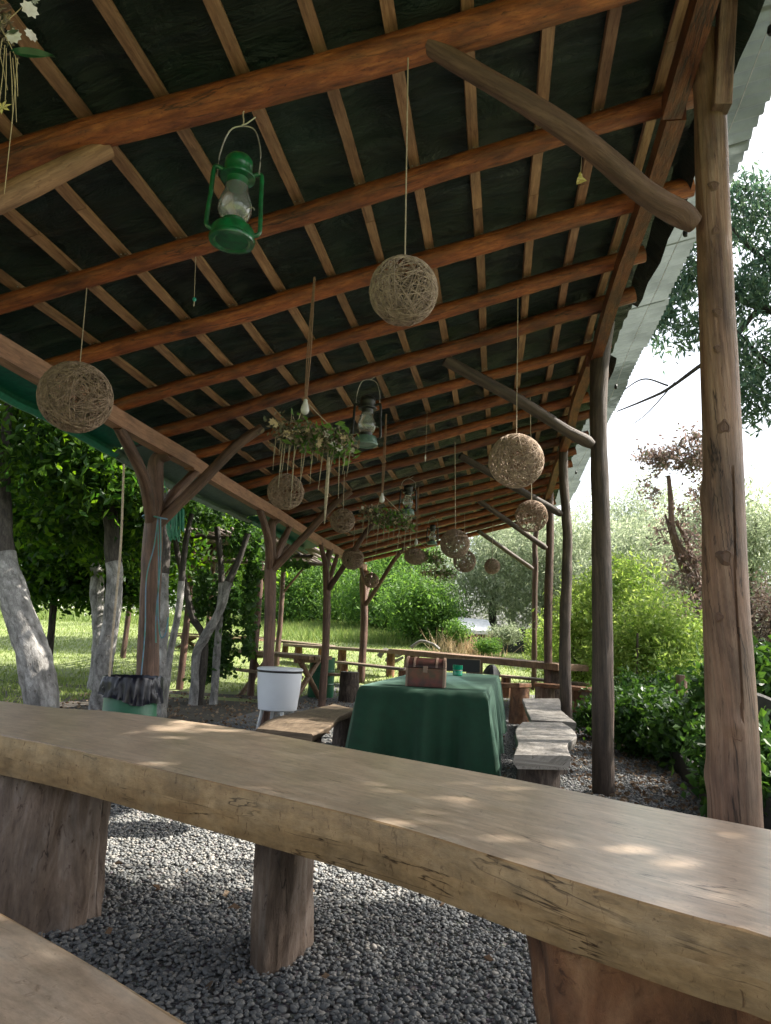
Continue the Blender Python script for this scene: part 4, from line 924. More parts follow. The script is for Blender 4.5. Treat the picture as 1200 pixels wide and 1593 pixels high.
def lantern(px, pyc, hpx, Y, main, basem, label, rafter=None, detail=32, hookpy=None, bend=0.0):
    c = at(px, pyc, Y); H = hpx*Y/F; s = H/.34; root = thing('lantern', label, 'lantern', (c.x, Y, c.z-H/2), 'kerosene lanterns hung from the rafters')
    o = Vector((c.x, Y, c.z-H/2))
    L = lambda prof: [(r*s*1.12, z*s) for r, z in prof]
    MB().lathe(L([(.03, .004), (.052, .006), (.058, .0), (.071, .002), (.074, .012), (.072, .018), (.068, .022), (.068, .048), (.06, .060), (.03, .064)]), o, detail, cap0=True, cap1=True).build('fuel_tank', basem, root)
    MB().lathe(L([(.028, .064), (.036, .068), (.037, .086), (.032, .09)]), o, detail, cap1=True).build('burner', main, root)
    MB().lathe(L([(.036, .086), (.046, .10), (.054, .125), (.054, .15), (.047, .175), (.040, .195), (.036, .225), (.034, .225), (.035, .195), (.045, .172), (.052, .148), (.052, .126), (.044, .102), (.034, .088)]), o, detail).build('glass_globe', glass, root)
    MB().lathe(L([(.033, .222), (.036, .25), (.056, .254), (.057, .26), (.047, .264), (.045, .295), (.046, .297), (.045, .325), (.036, .338), (.02, .34)]), o, detail, cap0=True, cap1=True).build('chimney_cap', main, root)
    for sx_ in (-1, 1):
        P = [(.040*sx_, .275), (.066*sx_, .287), (.078*sx_, .275), (.081*sx_, .18), (.086*sx_, .08), (.082*sx_, .052), (.066*sx_, .042)]
        logpath([(o.x+x*1.12*s*math.cos(bend), o.y+x*s*math.sin(bend), o.z+z*s, .0085*s) for x, z in P], 30, 10, 0).build('side_tube', main, root)
    top = Vector((o.x, o.y, roofz(o.x)-.07)) if hookpy is None else at(px+4, hookpy, Y)
    bz = min(top.z, o.z+.47*s)
    pts = [(o.x-.08*s, o.y, o.z+.27*s), (o.x-.078*s, o.y, o.z+.36*s), (o.x-.05*s, o.y, bz-.02), (o.x, o.y, bz), (o.x+.05*s, o.y, bz-.025), (o.x+.078*s, o.y, o.z+.36*s), (o.x+.08*s, o.y, o.z+.27*s)]
    logpath([(*q, .0022*s+.0006) for q in pts], 24, 6, 0).build('bail_handle', wire, root)
    zr = roofz(o.x)-.03
    if zr > bz: cord(root, o.x, o.y, bz, zr, .003, rope, 'hanging_cord')
    MB().tube([(o.x+.09*s*math.sin(t_), o.y-.01-.0*t_, bz-.004+.02*(1-math.cos(t_*4))) for t_ in (0, .2, .4, .6)], .003, 6).build('hook', wire, root)
    logpath([(o.x+.04*s, o.y, o.z+.13*s, .002*s), (o.x+.07*s, o.y-.01, o.z+.13*s, .002*s), (o.x+.078*s, o.y-.01, o.z+.12*s, .003*s)], 6, 6, 0).build('wick_knob', wire, root)
    return root
Y1 = onroof(375, 172, -.1).y; print('lantern Y', Y1)
lantern(367, 311, 170, Y1+.02, lamp_green, lamp_green, 'large bright green lantern hanging at upper left from the first rafter', bend=.45, detail=48)
lantern(571, 655, 84, onroof(570, 597, -.1).y, lamp_dark, lamp_grey, 'dark lantern with grey-green base beside the nearest garland')
lantern(635, 778, 48, onroof(637, 748, -.1).y, lamp_dark, lamp_grey, 'middle-distance dark lantern right of the second garland')
lantern(673, 832, 32, onroof(674, 808, -.1).y, lamp_dark, lamp_grey, 'farthest small lantern over the third garland')

def garland(px, py, Y, halfw_px, label, nf=10, dens=900, strands=14, rope_top=None, drop_px=70, bulb=True, seed=0, sag=0.0):
    c = at(px, py, Y); hw = pxr(halfw_px, Y); root = thing('garland', label, 'garland', c, 'dried-flower garlands hung under the roof')
    a = c+Vector((-hw, 0, .06*hw)); e = c+Vector((hw, .05, -.30*hw+sag))
    logpath([(*a, .008), (*(a.lerp(e, .35)+Vector((0, 0, .03))), .010), (*(a.lerp(e, .7)-Vector((0, 0, .01))), .008), (*e, .005)], 16, 8, .3).build('branch', brace_wood, root)
    P = np.array([a.lerp(e, t_) for t_ in rng.beta(1.5, 1.5, dens)])+rng.normal(size=(dens, 3))*np.array([.05, .055, .05])*hw/.25*.8
    V, Fq = leaves(P, .045*hw/.3, .5); npmesh('dried_foliage', V, Fq, LF_moss, root, kind='stuff')
    P = np.array([a.lerp(e, t_) for t_ in rng.uniform(.35, .9, dens//5)])+rng.normal(size=(dens//5, 3))*.05*hw/.25; V, Fq = leaves(P, .07*hw/.3, .5); npmesh('green_sprig', V, Fq, LF_acacia, root, kind='stuff')
    for k in range(nf):
        t_ = (k+.5)/nf; q = a.lerp(e, t_)+Vector((random.uniform(-.02, .02), random.uniform(-.06, -.02), random.uniform(-.05, .05)))*hw/.25
        mb = MB(); R = random.uniform(.018, .03)*hw/.28; dirn = Vector((random.uniform(-.5, .5), -1, random.uniform(-.6, .3))).normalized(); s1 = dirn.cross(Vector((0, 0, 1))).normalized(); s2 = s1.cross(dirn)
        for j in range(7):
            th = j/7*6.28; d1 = s1*math.cos(th)+s2*math.sin(th); d2 = s1*math.cos(th+.45)+s2*math.sin(th+.45); d0 = s1*math.cos(th-.45)+s2*math.sin(th-.45)
            mb.add([q, q+d0*R*.7+dirn*R*.2, q+d1*R*1.15+dirn*R*.5, q+d2*R*.7+dirn*R*.2], [(0, 1, 2, 3)])
        mb.build('dried_flower', random.choice([petal_white, petal_cream, petal_cream]), root, smooth=False)
    for k in range(strands):
        t_ = (k+.5)/strands; q = a.lerp(e, t_); ln = pxr(drop_px, Y)*random.uniform(.5, 1.25); w_ = random.uniform(-.12, .02)*ln
        MB().tube([(q.x+w_*u+random.uniform(-.003, .003), q.y, q.z-ln*u) for u in (0, .33, .66, 1)], [.0028, .003, .0026, .001], 5).build('hanging_strand', moss, root)
    tp = rope_top
    if tp:
        tz = roofz(c.x)-.05; tx = at(*tp, Y).x
        zb = c.z+.10*hw/.3+.05
        for dx in (-.012, 0, .012): MB().tube([(tx+dx*.3, Y, tz), (tx+dx, Y, lerp(tz, zb, .6)), (tx+dx*.4, Y, zb+.05)], .0035, 6).build('rope', rope_dark, root)
        for s_ in (-.5, .5): MB().tube([(tx, Y, zb+.06), (c.x+s_*hw, Y+.02, c.z+.02)], .003, 6).build('rope', rope, root)
        if bulb: MB().lathe([(.005, .075), (.012, .07), (.014, .05), (.024, .024), (.027, .004), (.021, -.014), (.008, -.024)], (tx, Y, zb), 18, cap0=True, cap1=True).build('bulb', bulb_white, root)
    return root
Yg = onroof(489, 437, -.06).y; print('garland Y', Yg)
g1 = garland(487, 672, Yg, 68, 'nearest and largest dried-flower garland with white bulb and hanging fibres', 20, 1050, 15, (489, 437), 75)
q = at(437, 0, Yg)
for (px_, y0_, y1_, w_) in ((512, 712, 815, .012), (459, 690, 790, .004), (440, 690, 760, .004)):   # longer fibre bundle
    a = at(px_, y0_, Yg); c = at(px_-7, y1_, Yg); MB().tube([a, a.lerp(c, .5), c], [w_*.7, w_, w_*.2], 6).build('fibre_bundle', moss, g1)
garland(603, 800, onroof(601, 648, -.06).y, 42, 'second dried-flower garland hung midway, left of the middle lantern', 8, 900, 10, (601, 648), 55)
g3 = garland(660, 862, onroof(651, 762, -.06).y, 32, 'third garland with a small basket, under the farthest lantern', 6, 600, 8, (651, 762), 45)
garland(681, 893, 13.2, 28, 'farthest faint dried-flower garland low in front of the bright hedge', 5, 400, 6, (681, 818), 30, sag=.1)
p = at(646, 866, g3.location.y); Vb, Fb = ball_mesh(pxr(17, g3.location.y), 160, .004); Vb = Vb*np.array([1, 1, .75]); npmesh('basket', Vb+np.array(p), Fb, twine_dark, g3, True)
# nearest garland, only its right end in frame at the top left corner
Yn = 1.55; c = at(-8, 40, Yn); g0 = thing('garland', 'near garland cut by the top left corner, white flowers and one green leaf', 'garland', c, 'dried-flower garlands hung under the roof')
logpath([(c.x-.45, Yn+.1, c.z+.05, .010), (c.x-.1, Yn, c.z+.02, .011), (c.x+.04, Yn, c.z+.06, .008)], 12, 8, .3).build('branch', brace_wood, g0)
P = np.array([c.x-.03, Yn, c.z])+rng.normal(size=(500, 3))*np.array([.03, .03, .035]); V, Fq = leaves(P, .028, .35); npmesh('dried_foliage', V, Fq, LF_moss, g0, kind='stuff')
def flower(parent, px, py, Y, R, mat, tilt, petals=6, name='flower', wide=.5):
    q = at(px, py, Y); d = Vector(tilt).normalized(); s1 = d.cross(Vector((0, 0, 1))).normalized(); s2 = s1.cross(d); mb = MB()
    for j in range(petals):
        th = j/petals*6.283; dd = s1*math.cos(th)+s2*math.sin(th); tt = s2*math.cos(th)-s1*math.sin(th)
        mb.add([q, q+dd*R*.5+tt*R*wide*.5+d*R*.12, q+dd*R+d*R*.08, q+dd*R*.5-tt*R*wide*.5+d*R*.12], [(0, 1, 2, 3)])
    mb.build(name, mat, parent, smooth=False)
flower(g0, 22, 57, Yn, .024, petal_white, (.2, -1, -.1), 9, wide=.9); flower(g0, 48, 55, Yn+.01, .02, petal_white, (1, -.5, .2), 8, wide=.9); flower(g0, 46, 15, Yn, .026, petal_white, (.9, -.7, 0), 8, wide=.9)
flower(g0, 56, 2, Yn, .015, bulb_white, (0, -1, 0), 8, wide=.3); flower(g0, 4, 168, Yn, .028, petal_yellow, (.1, -1, .2), 7, wide=.35); flower(g0, 5, 30, Yn+.01, .03, petal_cream, (0, -1, .2), 9, wide=.8)
# green leaf
l0, l1 = at(18, 80, Yn-.01), at(86, 88, Yn-.01); mb = MB(); n = 10; vs = []
for k in range(n+1):
    t_ = k/n; q = l0.lerp(l1, t_); wd_ = .016*math.sin(math.pi*t_**.8)**.8; vs += [q+Vector((0, -.004, wd_)), q+Vector((0, .004, 0)), q+Vector((0, -.004, -wd_))]
mb.add(vs, [(3*k+j, 3*k+j+1, 3*k+4+j, 3*k+3+j) for k in range(n) for j in (0, 1)]); leaf_m = plain('broad_leaf', (.02, .09, .03), .35, c2=(.015, .06, .02), scale=20); mb.build('green_leaf', leaf_m, g0)
for (xa, ya, xb, yb) in [(4, 60, -12, 150), (10, 75, 8, 168), (16, 80, 20, 175), (24, 85, 28, 150), (28, 90, 7, 302), (-4, 70, 12, 140), (8, 70, -2, 172), (14, 30, 40, 5), (0, 40, 30, 100), (20, 90, 26, 190)]:
    a, c_ = at(xa, ya, Yn-.01), at(xb, yb, Yn-.01); MB().tube([a, a.lerp(c_, .5)+Vector((.002, 0, 0)), c_], [.0011, .0013, .0008], 5).build('hanging_strand', straw, g0)
cord(g0, c.x-.1, Yn, c.z+.03, roofz(c.x-.1)-.02, .003, rope, 'rope')

# small hanging charms
def charm(name, label, px, y0, y1, Y, kind, mat):
    a = at(px, y0, Y); b_ = at(px-3, y1, Y); r0 = thing(name, label, 'ornament', b_); top = Vector((a.x, Y, a.z))
    MB().tube([top, b_], .0016, 5).build('string', rope, r0)
    if kind == 'bead':
        MB().lathe([(.002, .012), (.009, .008), (.0115, 0), (.009, -.008), (.002, -.012)], b_+Vector((0, 0, .03)), 12).build('bead', mat, r0)
        MB().tube([b_+Vector((0, 0, .02)), b_+Vector((0, 0, -.01))], .003, 6).build('tassel', rope, r0)
    if kind == 'bell':
        mb = MB(); mb.lathe([(.004, .035), (.008, .028), (.01, .012), (.022, -.004), (.02, -.006), (.006, .0)], b_, 6, fn=lambda th, t_: (.006*(t_ > .5)*math.cos(3*th), 0)); mb.build('dried_blossom', mat, r0)
    if kind == 'shell':
        MB().lathe([(.002, .03), (.008, .0), (.003, -.04)], b_, 8).build('pod', mat, r0)
    return r0
charm('bead_charm', 'thin string with a teal bead under the second rafter at left', 305, 396, 474, onroof(305, 398, -.06).y, 'bead', teal)
charm('blossom_charm', 'little dried yellow blossom on a thread below the big near brace', 906, 232, 280, 2.9, 'bell', petal_yellow)
charm('pod_charm', 'thin thread with pale pod hanging mid-roof right of the dark lantern', 665, 640, 712, onroof(665, 640, -.06).y, 'shell', petal_white)
# string of bulb sockets along the high eave
ls = thing('light_string', 'thin wire with small dark bulb sockets strung under the corrugated eave', 'string lights', (1.15, 6, 3.8))
pts = []
for k in range(40):
    y = lerp(1.2, 14, k/39); pts.append((1.17+.01*math.sin(k), y, roofz(1.17)-.02-.07*abs(math.sin(y*1.05))))
MB().tube(pts, .0022, 5).build('wire', wire, ls)
for y in (3.05, 4.6, 7.5, 9.6, 11.5):
    z = roofz(1.17)-.02-.07*abs(math.sin(y*1.05)); MB().lathe([(.006, .0), (.014, -.01), (.018, -.035), (.012, -.05)], (1.17, y, z), 12, cap0=True, cap1=True).build('socket', black_plastic, ls)
# ropes at the left
lr_ = thing('hanging_rope', 'long pale rope hanging from the left eave to the drum', 'rope', at(180, 1050, 5.2))
a = [at(193, 722, 5.2), at(188, 850, 5.2), at(178, 960, 5.2), at(170, 1055, 5.2)]
logpath([(*q, .009) for q in a], 20, 8, .05).build('strand', rope, lr_)
br_ = thing('tied_rope', 'blue and green rope tied round the fork of the nearest left post', 'rope', at(247, 810, YL1-.12))
for pth in ([(246, 806), (240, 850), (228, 900), (226, 980), (220, 1050)], [(246, 806), (247, 880), (246, 950), (250, 990), (258, 985), (262, 960)], [(250, 806), (250, 870), (243, 960), (243, 1000)]):
    logpath([(*at(x, y, YL1-.13), .006) for x, y in pth], 20, 6, 0).build('strand', rope_blue, br_)
MB().tube([(-2.95+.0+.11*math.cos(k/12*6.283)+at(243, 800, YL1).x+2.95, YL1+.11*math.sin(k/12*6.283), at(243, 806, YL1).z+.01*math.sin(k)) for k in range(13)], .008, 6).build('loop', rope_blue, br_)
hk = thing('rope_bundle', 'green rope coil hung on a scrap of net behind the nearest left post', 'rope', at(272, 800, 6.4))
for k in range(9):
    x0_ = 262+k*1.8; w_ = random.uniform(4, 8); logpath([(*at(x0_, 788, 6.4), .006), (*at(x0_-w_*.4, 820, 6.38), .006), (*at(x0_+2, 838+random.uniform(-5, 6), 6.4), .006), (*at(x0_+w_, 815, 6.42), .006), (*at(x0_+3, 786, 6.4), .006)], 16, 6, 0).build('coil', rope_green, hk)
mb = MB(); vs = []
for k in range(9):
    for j in range(7): vs.append(at(264+k*2.9, 778+j*6+k*1.5+3*math.sin(k+j), 6.45+.03*math.sin(k*1.7)))
mb.add(vs, [(k*7+j, k*7+j+1, k*7+8+j, k*7+7+j) for k in range(8) for j in range(6)]); mb.build('net_scrap', net_green, hk)
MB().tube([at(266, 788, 6.4), Vector((-3.3, 6.4, 2.72))], .005, 6).build('tie', rope_green, hk)

# ================================================================== LEFT TREES
def trunk_px(parent, path, Y, seed, split_z, seg=22, n=50, wob=.2, gy=None):
    """white-washed below split_z"""
    pts = [(*at(x, y, Y), pxr(r, Y)) for x, y, r in path]
    g_ = ground(pts[0][0], Y); 
    if pts[0][2] > g_: pts = [(pts[0][0]+.0, Y, g_-.1, pts[0][3]*1.2)]+pts
    o = bez(pts, n); cut = next((i for i, q in enumerate(o) if q[2] > split_z), len(o)-1)
    if cut > 1:
        mb = MB(); mb.tube([q[:3] for q in o[:cut+1]], [q[3] for q in o[:cut+1]], seg, True, 0, None, wob, seed); mb.build('trunk', whitewash, parent)
    if cut < len(o)-2:
        mb = MB(); mb.tube([q[:3] for q in o[cut:]], [q[3]*1.001 for q in o[cut:]], seg, True, 0, None, wob, seed); mb.build('upper_trunk' if cut > 1 else 'trunk', tree_bark, parent)
    return o
def limbs(parent, base, tips, r0, mat=tree_bark, seed=0):
    for k, tp in enumerate(tips):
        b_ = Vector(base); tp = Vector(tp); mid = b_.lerp(tp, .5)+Vector((random.uniform(-.2, .2), random.uniform(-.2, .2), .15))
        logpath([(*b_, r0), (*mid, r0*.6), (*tp, r0*.2)], 10, 8, .15, seed+k).build('limb', mat, parent)
def W0(px, py, Y): return tuple(at(px, py, Y))
def tree(label, name, px, Y, cat='tree', group=None):
    p = at(px, 1000, Y); return thing(name, label, cat, (p.x, Y, ground(p.x, Y)), group)
def crown(parent, blobs, size, mat, aspect=.45, droop=0.2, name='crown'):
    Ps = [clumps(c, r, n, per, sp, sh) for (c, r, n, per, sp, sh) in blobs]
    V, Fq = leaves(np.concatenate(Ps), size, aspect, droop); return npmesh(name, V, Fq, mat, parent, kind='stuff')
G = 'white-washed trees left of the pavilion'
T = tree('leaning thick white-washed tree at the far left edge', 'shade_tree', 50, 8.4, group=G)
o = trunk_px(T, [(72, 1150, 28), (66, 1100, 26), (55, 1030, 27), (32, 960, 25), (16, 900, 21), (8, 860, 17), (6, 780, 12), (8, 700, 9), (14, 620, 8)], 8.4, 1., at(0, 862, 8.4).z, wob=.22)
tp = Vector(o[-1][:3]); limbs(T, tp, [tp+Vector((-1.2, .3, 1.0)), tp+Vector((1.0, .5, .9)), tp+Vector((.2, -.6, 1.3))], .05)
crown(T, [((-6.4, 8.6, 4.2), (1.8, 1.6, 1.4), 170, 50, .17, .2), ((-5.3, 9.2, 3.3), (1.0, 1.2, .7), 80, 50, .16, .2)], .15, LF_tree, .5)
T = tree('grey-white trunk behind the hanging rope, curving left at its foot', 'shade_tree', 170, 9.6, group=G)
o = trunk_px(T, [(158, 1090, 17), (160, 1040, 15), (172, 980, 14), (179, 900, 13.5), (176, 860, 13), (170, 780, 12), (167, 700, 12), (160, 640, 10)], 9.6, 2., at(0, 872, 9.6).z)
tp = Vector(o[-1][:3]); limbs(T, tp, [tp+Vector((-1.5, .3, .8)), tp+Vector((1.2, .8, .9)), tp+Vector((-.2, -.9, 1.0))], .06)
crown(T, [((-5.0, 10.4, 4.3), (1.9, 1.5, 1.1), 120, 55, .18, .3), ((-6.6, 10.6, 2.95), (1.3, 1.1, .7), 110, 50, .16, .2)], .15, LF_tree, .5)
T = tree('bright sunlit white trunk just behind the curving one', 'shade_tree', 152, 12.5, group=G)
trunk_px(T, [(154, 1010, 10), (152, 960, 10), (151, 900, 11), (152, 868, 10), (158, 830, 8)], 12.5, 3., at(0, 868, 12.5).z)
crown(T, [((-8.6, 12.8, 3.9), (1.7, 1.2, .9), 170, 50, .2, .2), (W0(110, 915, 13.5), (1.5, .6, .4), 75, 40, .16, .2), (W0(215, 900, 14), (.7, .5, .5), 40, 40, .16, .2), (W0(20, 880, 13.5), (1.0, .6, .6), 50, 40, .16, .2), ((-8.2, 12.6, 3.0), (1.6, 1.0, .9), 110, 50, .2, .2), ((-6.2, 12.2, 2.6), (.9, .8, .6), 25, 50, .18, .2)], .16, LF_tree, .5)
T = tree('rough white trunk half hidden behind the nearest left post', 'shade_tree', 250, 8.9, group=G)
trunk_px(T, [(244, 1090, 14), (247, 1020, 12.5), (252, 950, 11), (252, 885, 11), (256, 830, 10), (258, 760, 9)], 8.9, 4., at(0, 888, 8.9).z, wob=.3)
crown(T, [((-3.9, 10.3, 4.1), (1.2, 1.3, .8), 60, 50, .17, .2)], .14, LF_tree, .5)
T = tree('slender pale trunk right of the nearest left post', 'shade_tree', 275, 10.6, group=G)
trunk_px(T, [(258, 1070, 6), (266, 1010, 5.5), (278, 950, 5.5), (284, 890, 5.5), (290, 840, 4.5), (300, 790, 4)], 10.6, 5., at(0, 895, 10.6).z)
crown(T, [((-4.6, 11.6, 4.0), (1.2, 1.0, .6), 30, 50, .17, .2)], .12, LF_tree, .5)
T = tree('forked pale trunk leaning right with climbing leaves around it', 'vine_tree', 310, 11.2, group=G)
trunk_px(T, [(304, 1065, 7.5), (306, 1020, 7), (320, 990, 8), (342, 950, 7), (356, 905, 6.5), (372, 870, 5), (386, 830, 4.5)], 11.2, 6., at(0, 893, 11.2).z)
trunk_px(T, [(318, 1000, 6), (300, 960, 5.5), (286, 900, 5), (276, 860, 4.5), (270, 800, 4)], 11.25, 6.5, -5)
trunk_px(T, [(335, 1060, 6), (340, 980, 5.5), (345, 900, 5), (338, 820, 4.5)], 11.5, 6.8, at(0, 900, 11.6).z)
def vine(P, size, mat, parent, name='vine_leaves'):
    V, Fq = leaves(P, size, .8, .5); npmesh(name, V, Fq, mat, parent, kind='stuff')
Pv = []
for (x0, y0, x1, y1, w_, n) in ((345, 1050, 350, 900, 17, 1200), (385, 1020, 392, 880, 11, 700), (312, 960, 322, 890, 16, 500), (395, 900, 405, 830, 12, 500), (370, 860, 385, 800, 18, 500), (330, 815, 300, 790, 30, 500), (318, 1060, 330, 1000, 16, 500), (420, 880, 470, 878, 14, 200)):
    for k in range(n):
        t_ = random.random(); q = at(lerp(x0, x1, t_)+random.gauss(0, w_*.55), lerp(y0, y1, t_)+random.gauss(0, 5), 11.95+random.gauss(0, .2)); Pv.append(tuple(q))
vine(np.array(Pv), .10, leafmat('leaf_vine', [(.018, .05, .012), (.035, .09, .018), (.06, .13, .025), (.025, .065, .015)], .45), T)
Pv = [tuple(at(435+random.gauss(0, 12), 930+random.gauss(0, 30), 13+random.gauss(0, .4))) for k in range(0)]
# foliage hanging high above, between the trees and further trees behind
T = tree('broad leafy tree filling the gap above the lawn at left', 'shade_tree', 60, 15, group='leafy trees behind the lawn edge')
logpath([(T.location.x-1.5, 15, .1, .16), (T.location.x-1.4, 15, 1.6, .13), (T.location.x-1.2, 15, 4, .1)], 14, 12, .2).build('trunk', tree_bark, T)
crown(T, [((-9.5, 15, 4.6), (3.2, 1.6, 1.8), 260, 50, .26, .2), ((-7.0, 15.5, 3.8), (1.7, 1.2, 1.0), 90, 50, .24, .2)], .17, LF_tree, .5)
T = tree('yellow-green tree with sunlight put into its leaf colour behind the stick pergola', 'shade_tree', 330, 22, group='leafy trees behind the lawn edge')
logpath([(T.location.x, 22, .9, .15), (T.location.x, 22, 3, .12)], 8, 10, .2).build('trunk', tree_bark, T)
crown(T, [((-8.5, 22, 5.2), (3.2, 1.5, 2.0), 220, 50, .26, .2), ((-9.4, 21, 3.2), (1.1, .8, .9), 60, 50, .2, .2)], .17, LF_sunlit, .5)
T = tree('added unseen tree beyond the left edge, its crown over the roof shading the ground', 'shade_tree', 130, 10.8, group=G)
T.location.x = -9.0; T.location.y = 9.0; bpy.context.view_layer.update()
crown(T, [((-5.2, 9.0, 6.6), (2.2, 3.6, 1.5), 300, 45, .26, .2), ((-7.0, 12.5, 6.2), (2.4, 2.5, 1.4), 160, 45, .26, .2)], .18, LF_tree, .5)  # crown added out of view above the roof to shade the ground
logpath([(-9.0, 9.0, -.1, .16), (-8.8, 9.0, 2.5, .14), (-7.2, 9.2, 5.8, .07)], 14, 12, .2).build('trunk', tree_bark, T)
T = tree('leafy tree with a sunlit glow in its leaf colour between the stick pergola and the vine trunks', 'shade_tree', 420, 20, group='leafy trees behind the lawn edge')
q1, q2, q3 = W0(345, 815, 20), W0(410, 880, 19), W0(270, 800, 20)
crown(T, [(q1, (1.4, .6, .7), 60, 45, .2, .2), (q2, (.6, .5, .5), 30, 40, .16, .2), (q3, (1.2, .6, .6), 40, 45, .2, .2)], .17, LF_sunlit, .5)
logpath([(q1[0], 20, .5, .1), (q1[0], 20, 3.2, .07)], 6, 8, .2).build('trunk', tree_bark, T)
T = tree('leafy branches with sunlight put into their leaf colour above the lawn, behind the curving trunk', 'shade_tree', 110, 14, group='leafy trees behind the lawn edge')
crown(T, [(W0(110, 740, 13.5), (1.3, .6, .6), 45, 40, .18, .2), (W0(60, 690, 13.5), (.9, .6, .5), 30, 40, .18, .2), (W0(190, 905, 14.5), (.5, .5, .4), 16, 30, .15, .2)], .14, LF_sunlit, .5)
logpath([(W0(110, 740, 13.5)[0], 13.6, .1, .08), (W0(110, 740, 13.5)[0]-.2, 13.6, 4.2, .05)], 8, 8, .2).build('trunk', tree_bark, T)
# stick pergola
pg = thing('stick_pergola', 'low pergola roofed with dark sticks behind the left trees', 'pergola', (-7, 16.5, ground(-7, 16)))
for (px, Y) in ((186, 13.2), (296, 13.4), (404, 13.2), (205, 17.6), (330, 17.6), (440, 17.6)):
    g_ = ground(0, Y); p = at(px, 900, Y); zt = 2.93
    logpath([(p.x, Y, g_-.05, .07), (p.x+.02, Y, 1.6, .065), (p.x, Y, zt, .06)], 16, 10, .15, px).build('post', post_red, pg)
    logpath([(p.x, Y, zt-.75, .03), (p.x+.55, Y, zt-.03, .03)], 6, 8, .1, px).build('brace', post_red, pg)
xa, xb = at(180, 900, 13.3).x, at(520, 900, 17.6).x
for k, Y in enumerate((13.2, 14.7, 16.1, 17.6)):
    logpath([(xa-.3, Y, 2.98, .055), ((xa+xb)/2, Y, 2.97, .05), (at(425+30*k, 900, Y).x, Y, 2.99, .05)], 14, 10, .15, k).build('beam', post_dark, pg)
for k in range(70):
    x = lerp(xa-.3, xb+.1, k/69); y1 = 19.5 if k < 60 else 18.5
    logpath([(x+random.uniform(-.08, .08), 12.9+random.uniform(-.2, .2), 3.05+random.uniform(0, .05), .03), (x, 15.3, 3.05+random.uniform(0, .05), .034), (x+random.uniform(-.15, .15), y1-1.4, 3.06+random.uniform(0, .05), .024)], 8, 6, .2, k).build('stick', post_dark, pg)

# ================================================================== BACKGROUND
def bush(label, name, c, rad, n, per, sp, size, mat, aspect=.4, droop=.1, shell=.5, cat='shrub', group=None, trunk=True, tr=.1, nb=4, trunkmat=None, inner=.0, ztop=None):
    g_ = ground(c[0], c[1]); T = thing(name, label, cat, (c[0], c[1], g_), group)
    blobs = []
    for k in range(nb):
        q = (c[0]+random.uniform(-.55, .55)*rad[0], c[1]+random.uniform(-.4, .4)*rad[1], c[2]+random.uniform(-.45, .5)*rad[2]); s_ = random.uniform(.5, .75)
        blobs.append((q, (rad[0]*s_, rad[1]*s_, rad[2]*s_), n//nb, per, sp, shell))
    crown(T, blobs, size, mat, aspect, droop)
    if trunk:
        for k in range(3):
            x = c[0]+random.uniform(-.3, .3)*rad[0]*.5
            logpath([(c[0]+random.uniform(-.1, .1), c[1], g_-.1, tr), (x, c[1], lerp(g_, c[2], .6), tr*.7), (x+random.uniform(-.3, .3)*rad[0], c[1], c[2]+rad[2]*.4, tr*.3)], 10, 8, .2, k+c[0]).build('trunk', trunkmat or tree_bark, T)
    return T
GA = 'feathery green trees along the far lawn edge'
def W(px, py, Y): return at(px, py, Y)
for (px, py, Y, rx, rz, lab) in ((405, 925, 30, 3.0, 2.6, 'dark-based feathery tree just right of the vine trunks'), (475, 900, 31, 2.6, 3.0, 'feathery green tree between the second and third left posts'),
                            (545, 915, 32, 2.4, 3.0, 'feathery green tree behind the third left post'), (610, 930, 29, 2.3, 2.4, 'bright feathery tree right of the farthest left post'), (650, 955, 25, 1.5, 1.3, 'small spreading feathery tree with thin visible trunks left of the white canopy'),
                            (640, 880, 34, 3.0, 3.2, 'tall feathery tree behind the farthest garland')):
    p = W(px, py, Y); bush(lab, 'feathery_tree', (p.x, Y, p.z), (rx, 1.6, rz), 300, 60, .24, .17, LF_acacia, .3, .1, .35, 'tree', GA, nb=6)
for k, (px, py, Y, rx, rz) in enumerate(((330, 900, 38, 6, 4.5), (520, 860, 40, 6, 5.5), (90, 900, 40, 8, 5))):
    p = W(px, py, Y); bush(['dense green tree wall behind the stick pergola', 'tall green tree wall behind the feathery trees', 'distant green trees behind the meadow flowers at left'][k], 'background_tree', (p.x, Y, p.z), (rx, 2.0, rz), 330, 60, .45, .3, LF_acacia, .45, .1, .3, 'tree', 'far tree line', nb=7)
GW = 'pale willow-like trees on the right'
for (px, py, Y, rx, rz, lab) in ((770, 905, 27, 2.6, 2.6, 'pale willow behind the lone small twine ball'), (850, 900, 26, 2.4, 2.5, 'pale willow between the far right posts'), (925, 915, 25, 2.6, 2.6, 'pale willow left of the purple-leaved tree'),
                            (985, 930, 22, 2.2, 2.7, 'pale willow behind the purple-leaved tree'), (1180, 870, 20, 2.2, 3.0, 'pale willow at the right edge behind the nearest post'), (1060, 905, 24, 2.4, 2.7, 'pale willow directly behind the nearest right post'), (800, 840, 33, 3.4, 3.3, 'tall pale willow under the far end of the roof'), (905, 870, 34, 2.6, 3.4, 'tall willow with haze put into its leaf colour rising between the second and third right posts'), (1000, 850, 33, 2.8, 3.6, 'tall willow with haze put into its leaf colour behind the trunk of the purple-leaved tree')):
    p = W(px, py, Y); bush(lab, 'willow_tree', (p.x, Y, p.z), (rx, 1.5, rz), 330, 60, .24, .17, LF_willow, .22, .8, .35, 'tree', GW, nb=6)
p = W(745, 985, 30)
GB = 'bright yellow-green shrubs right of the pavilion'
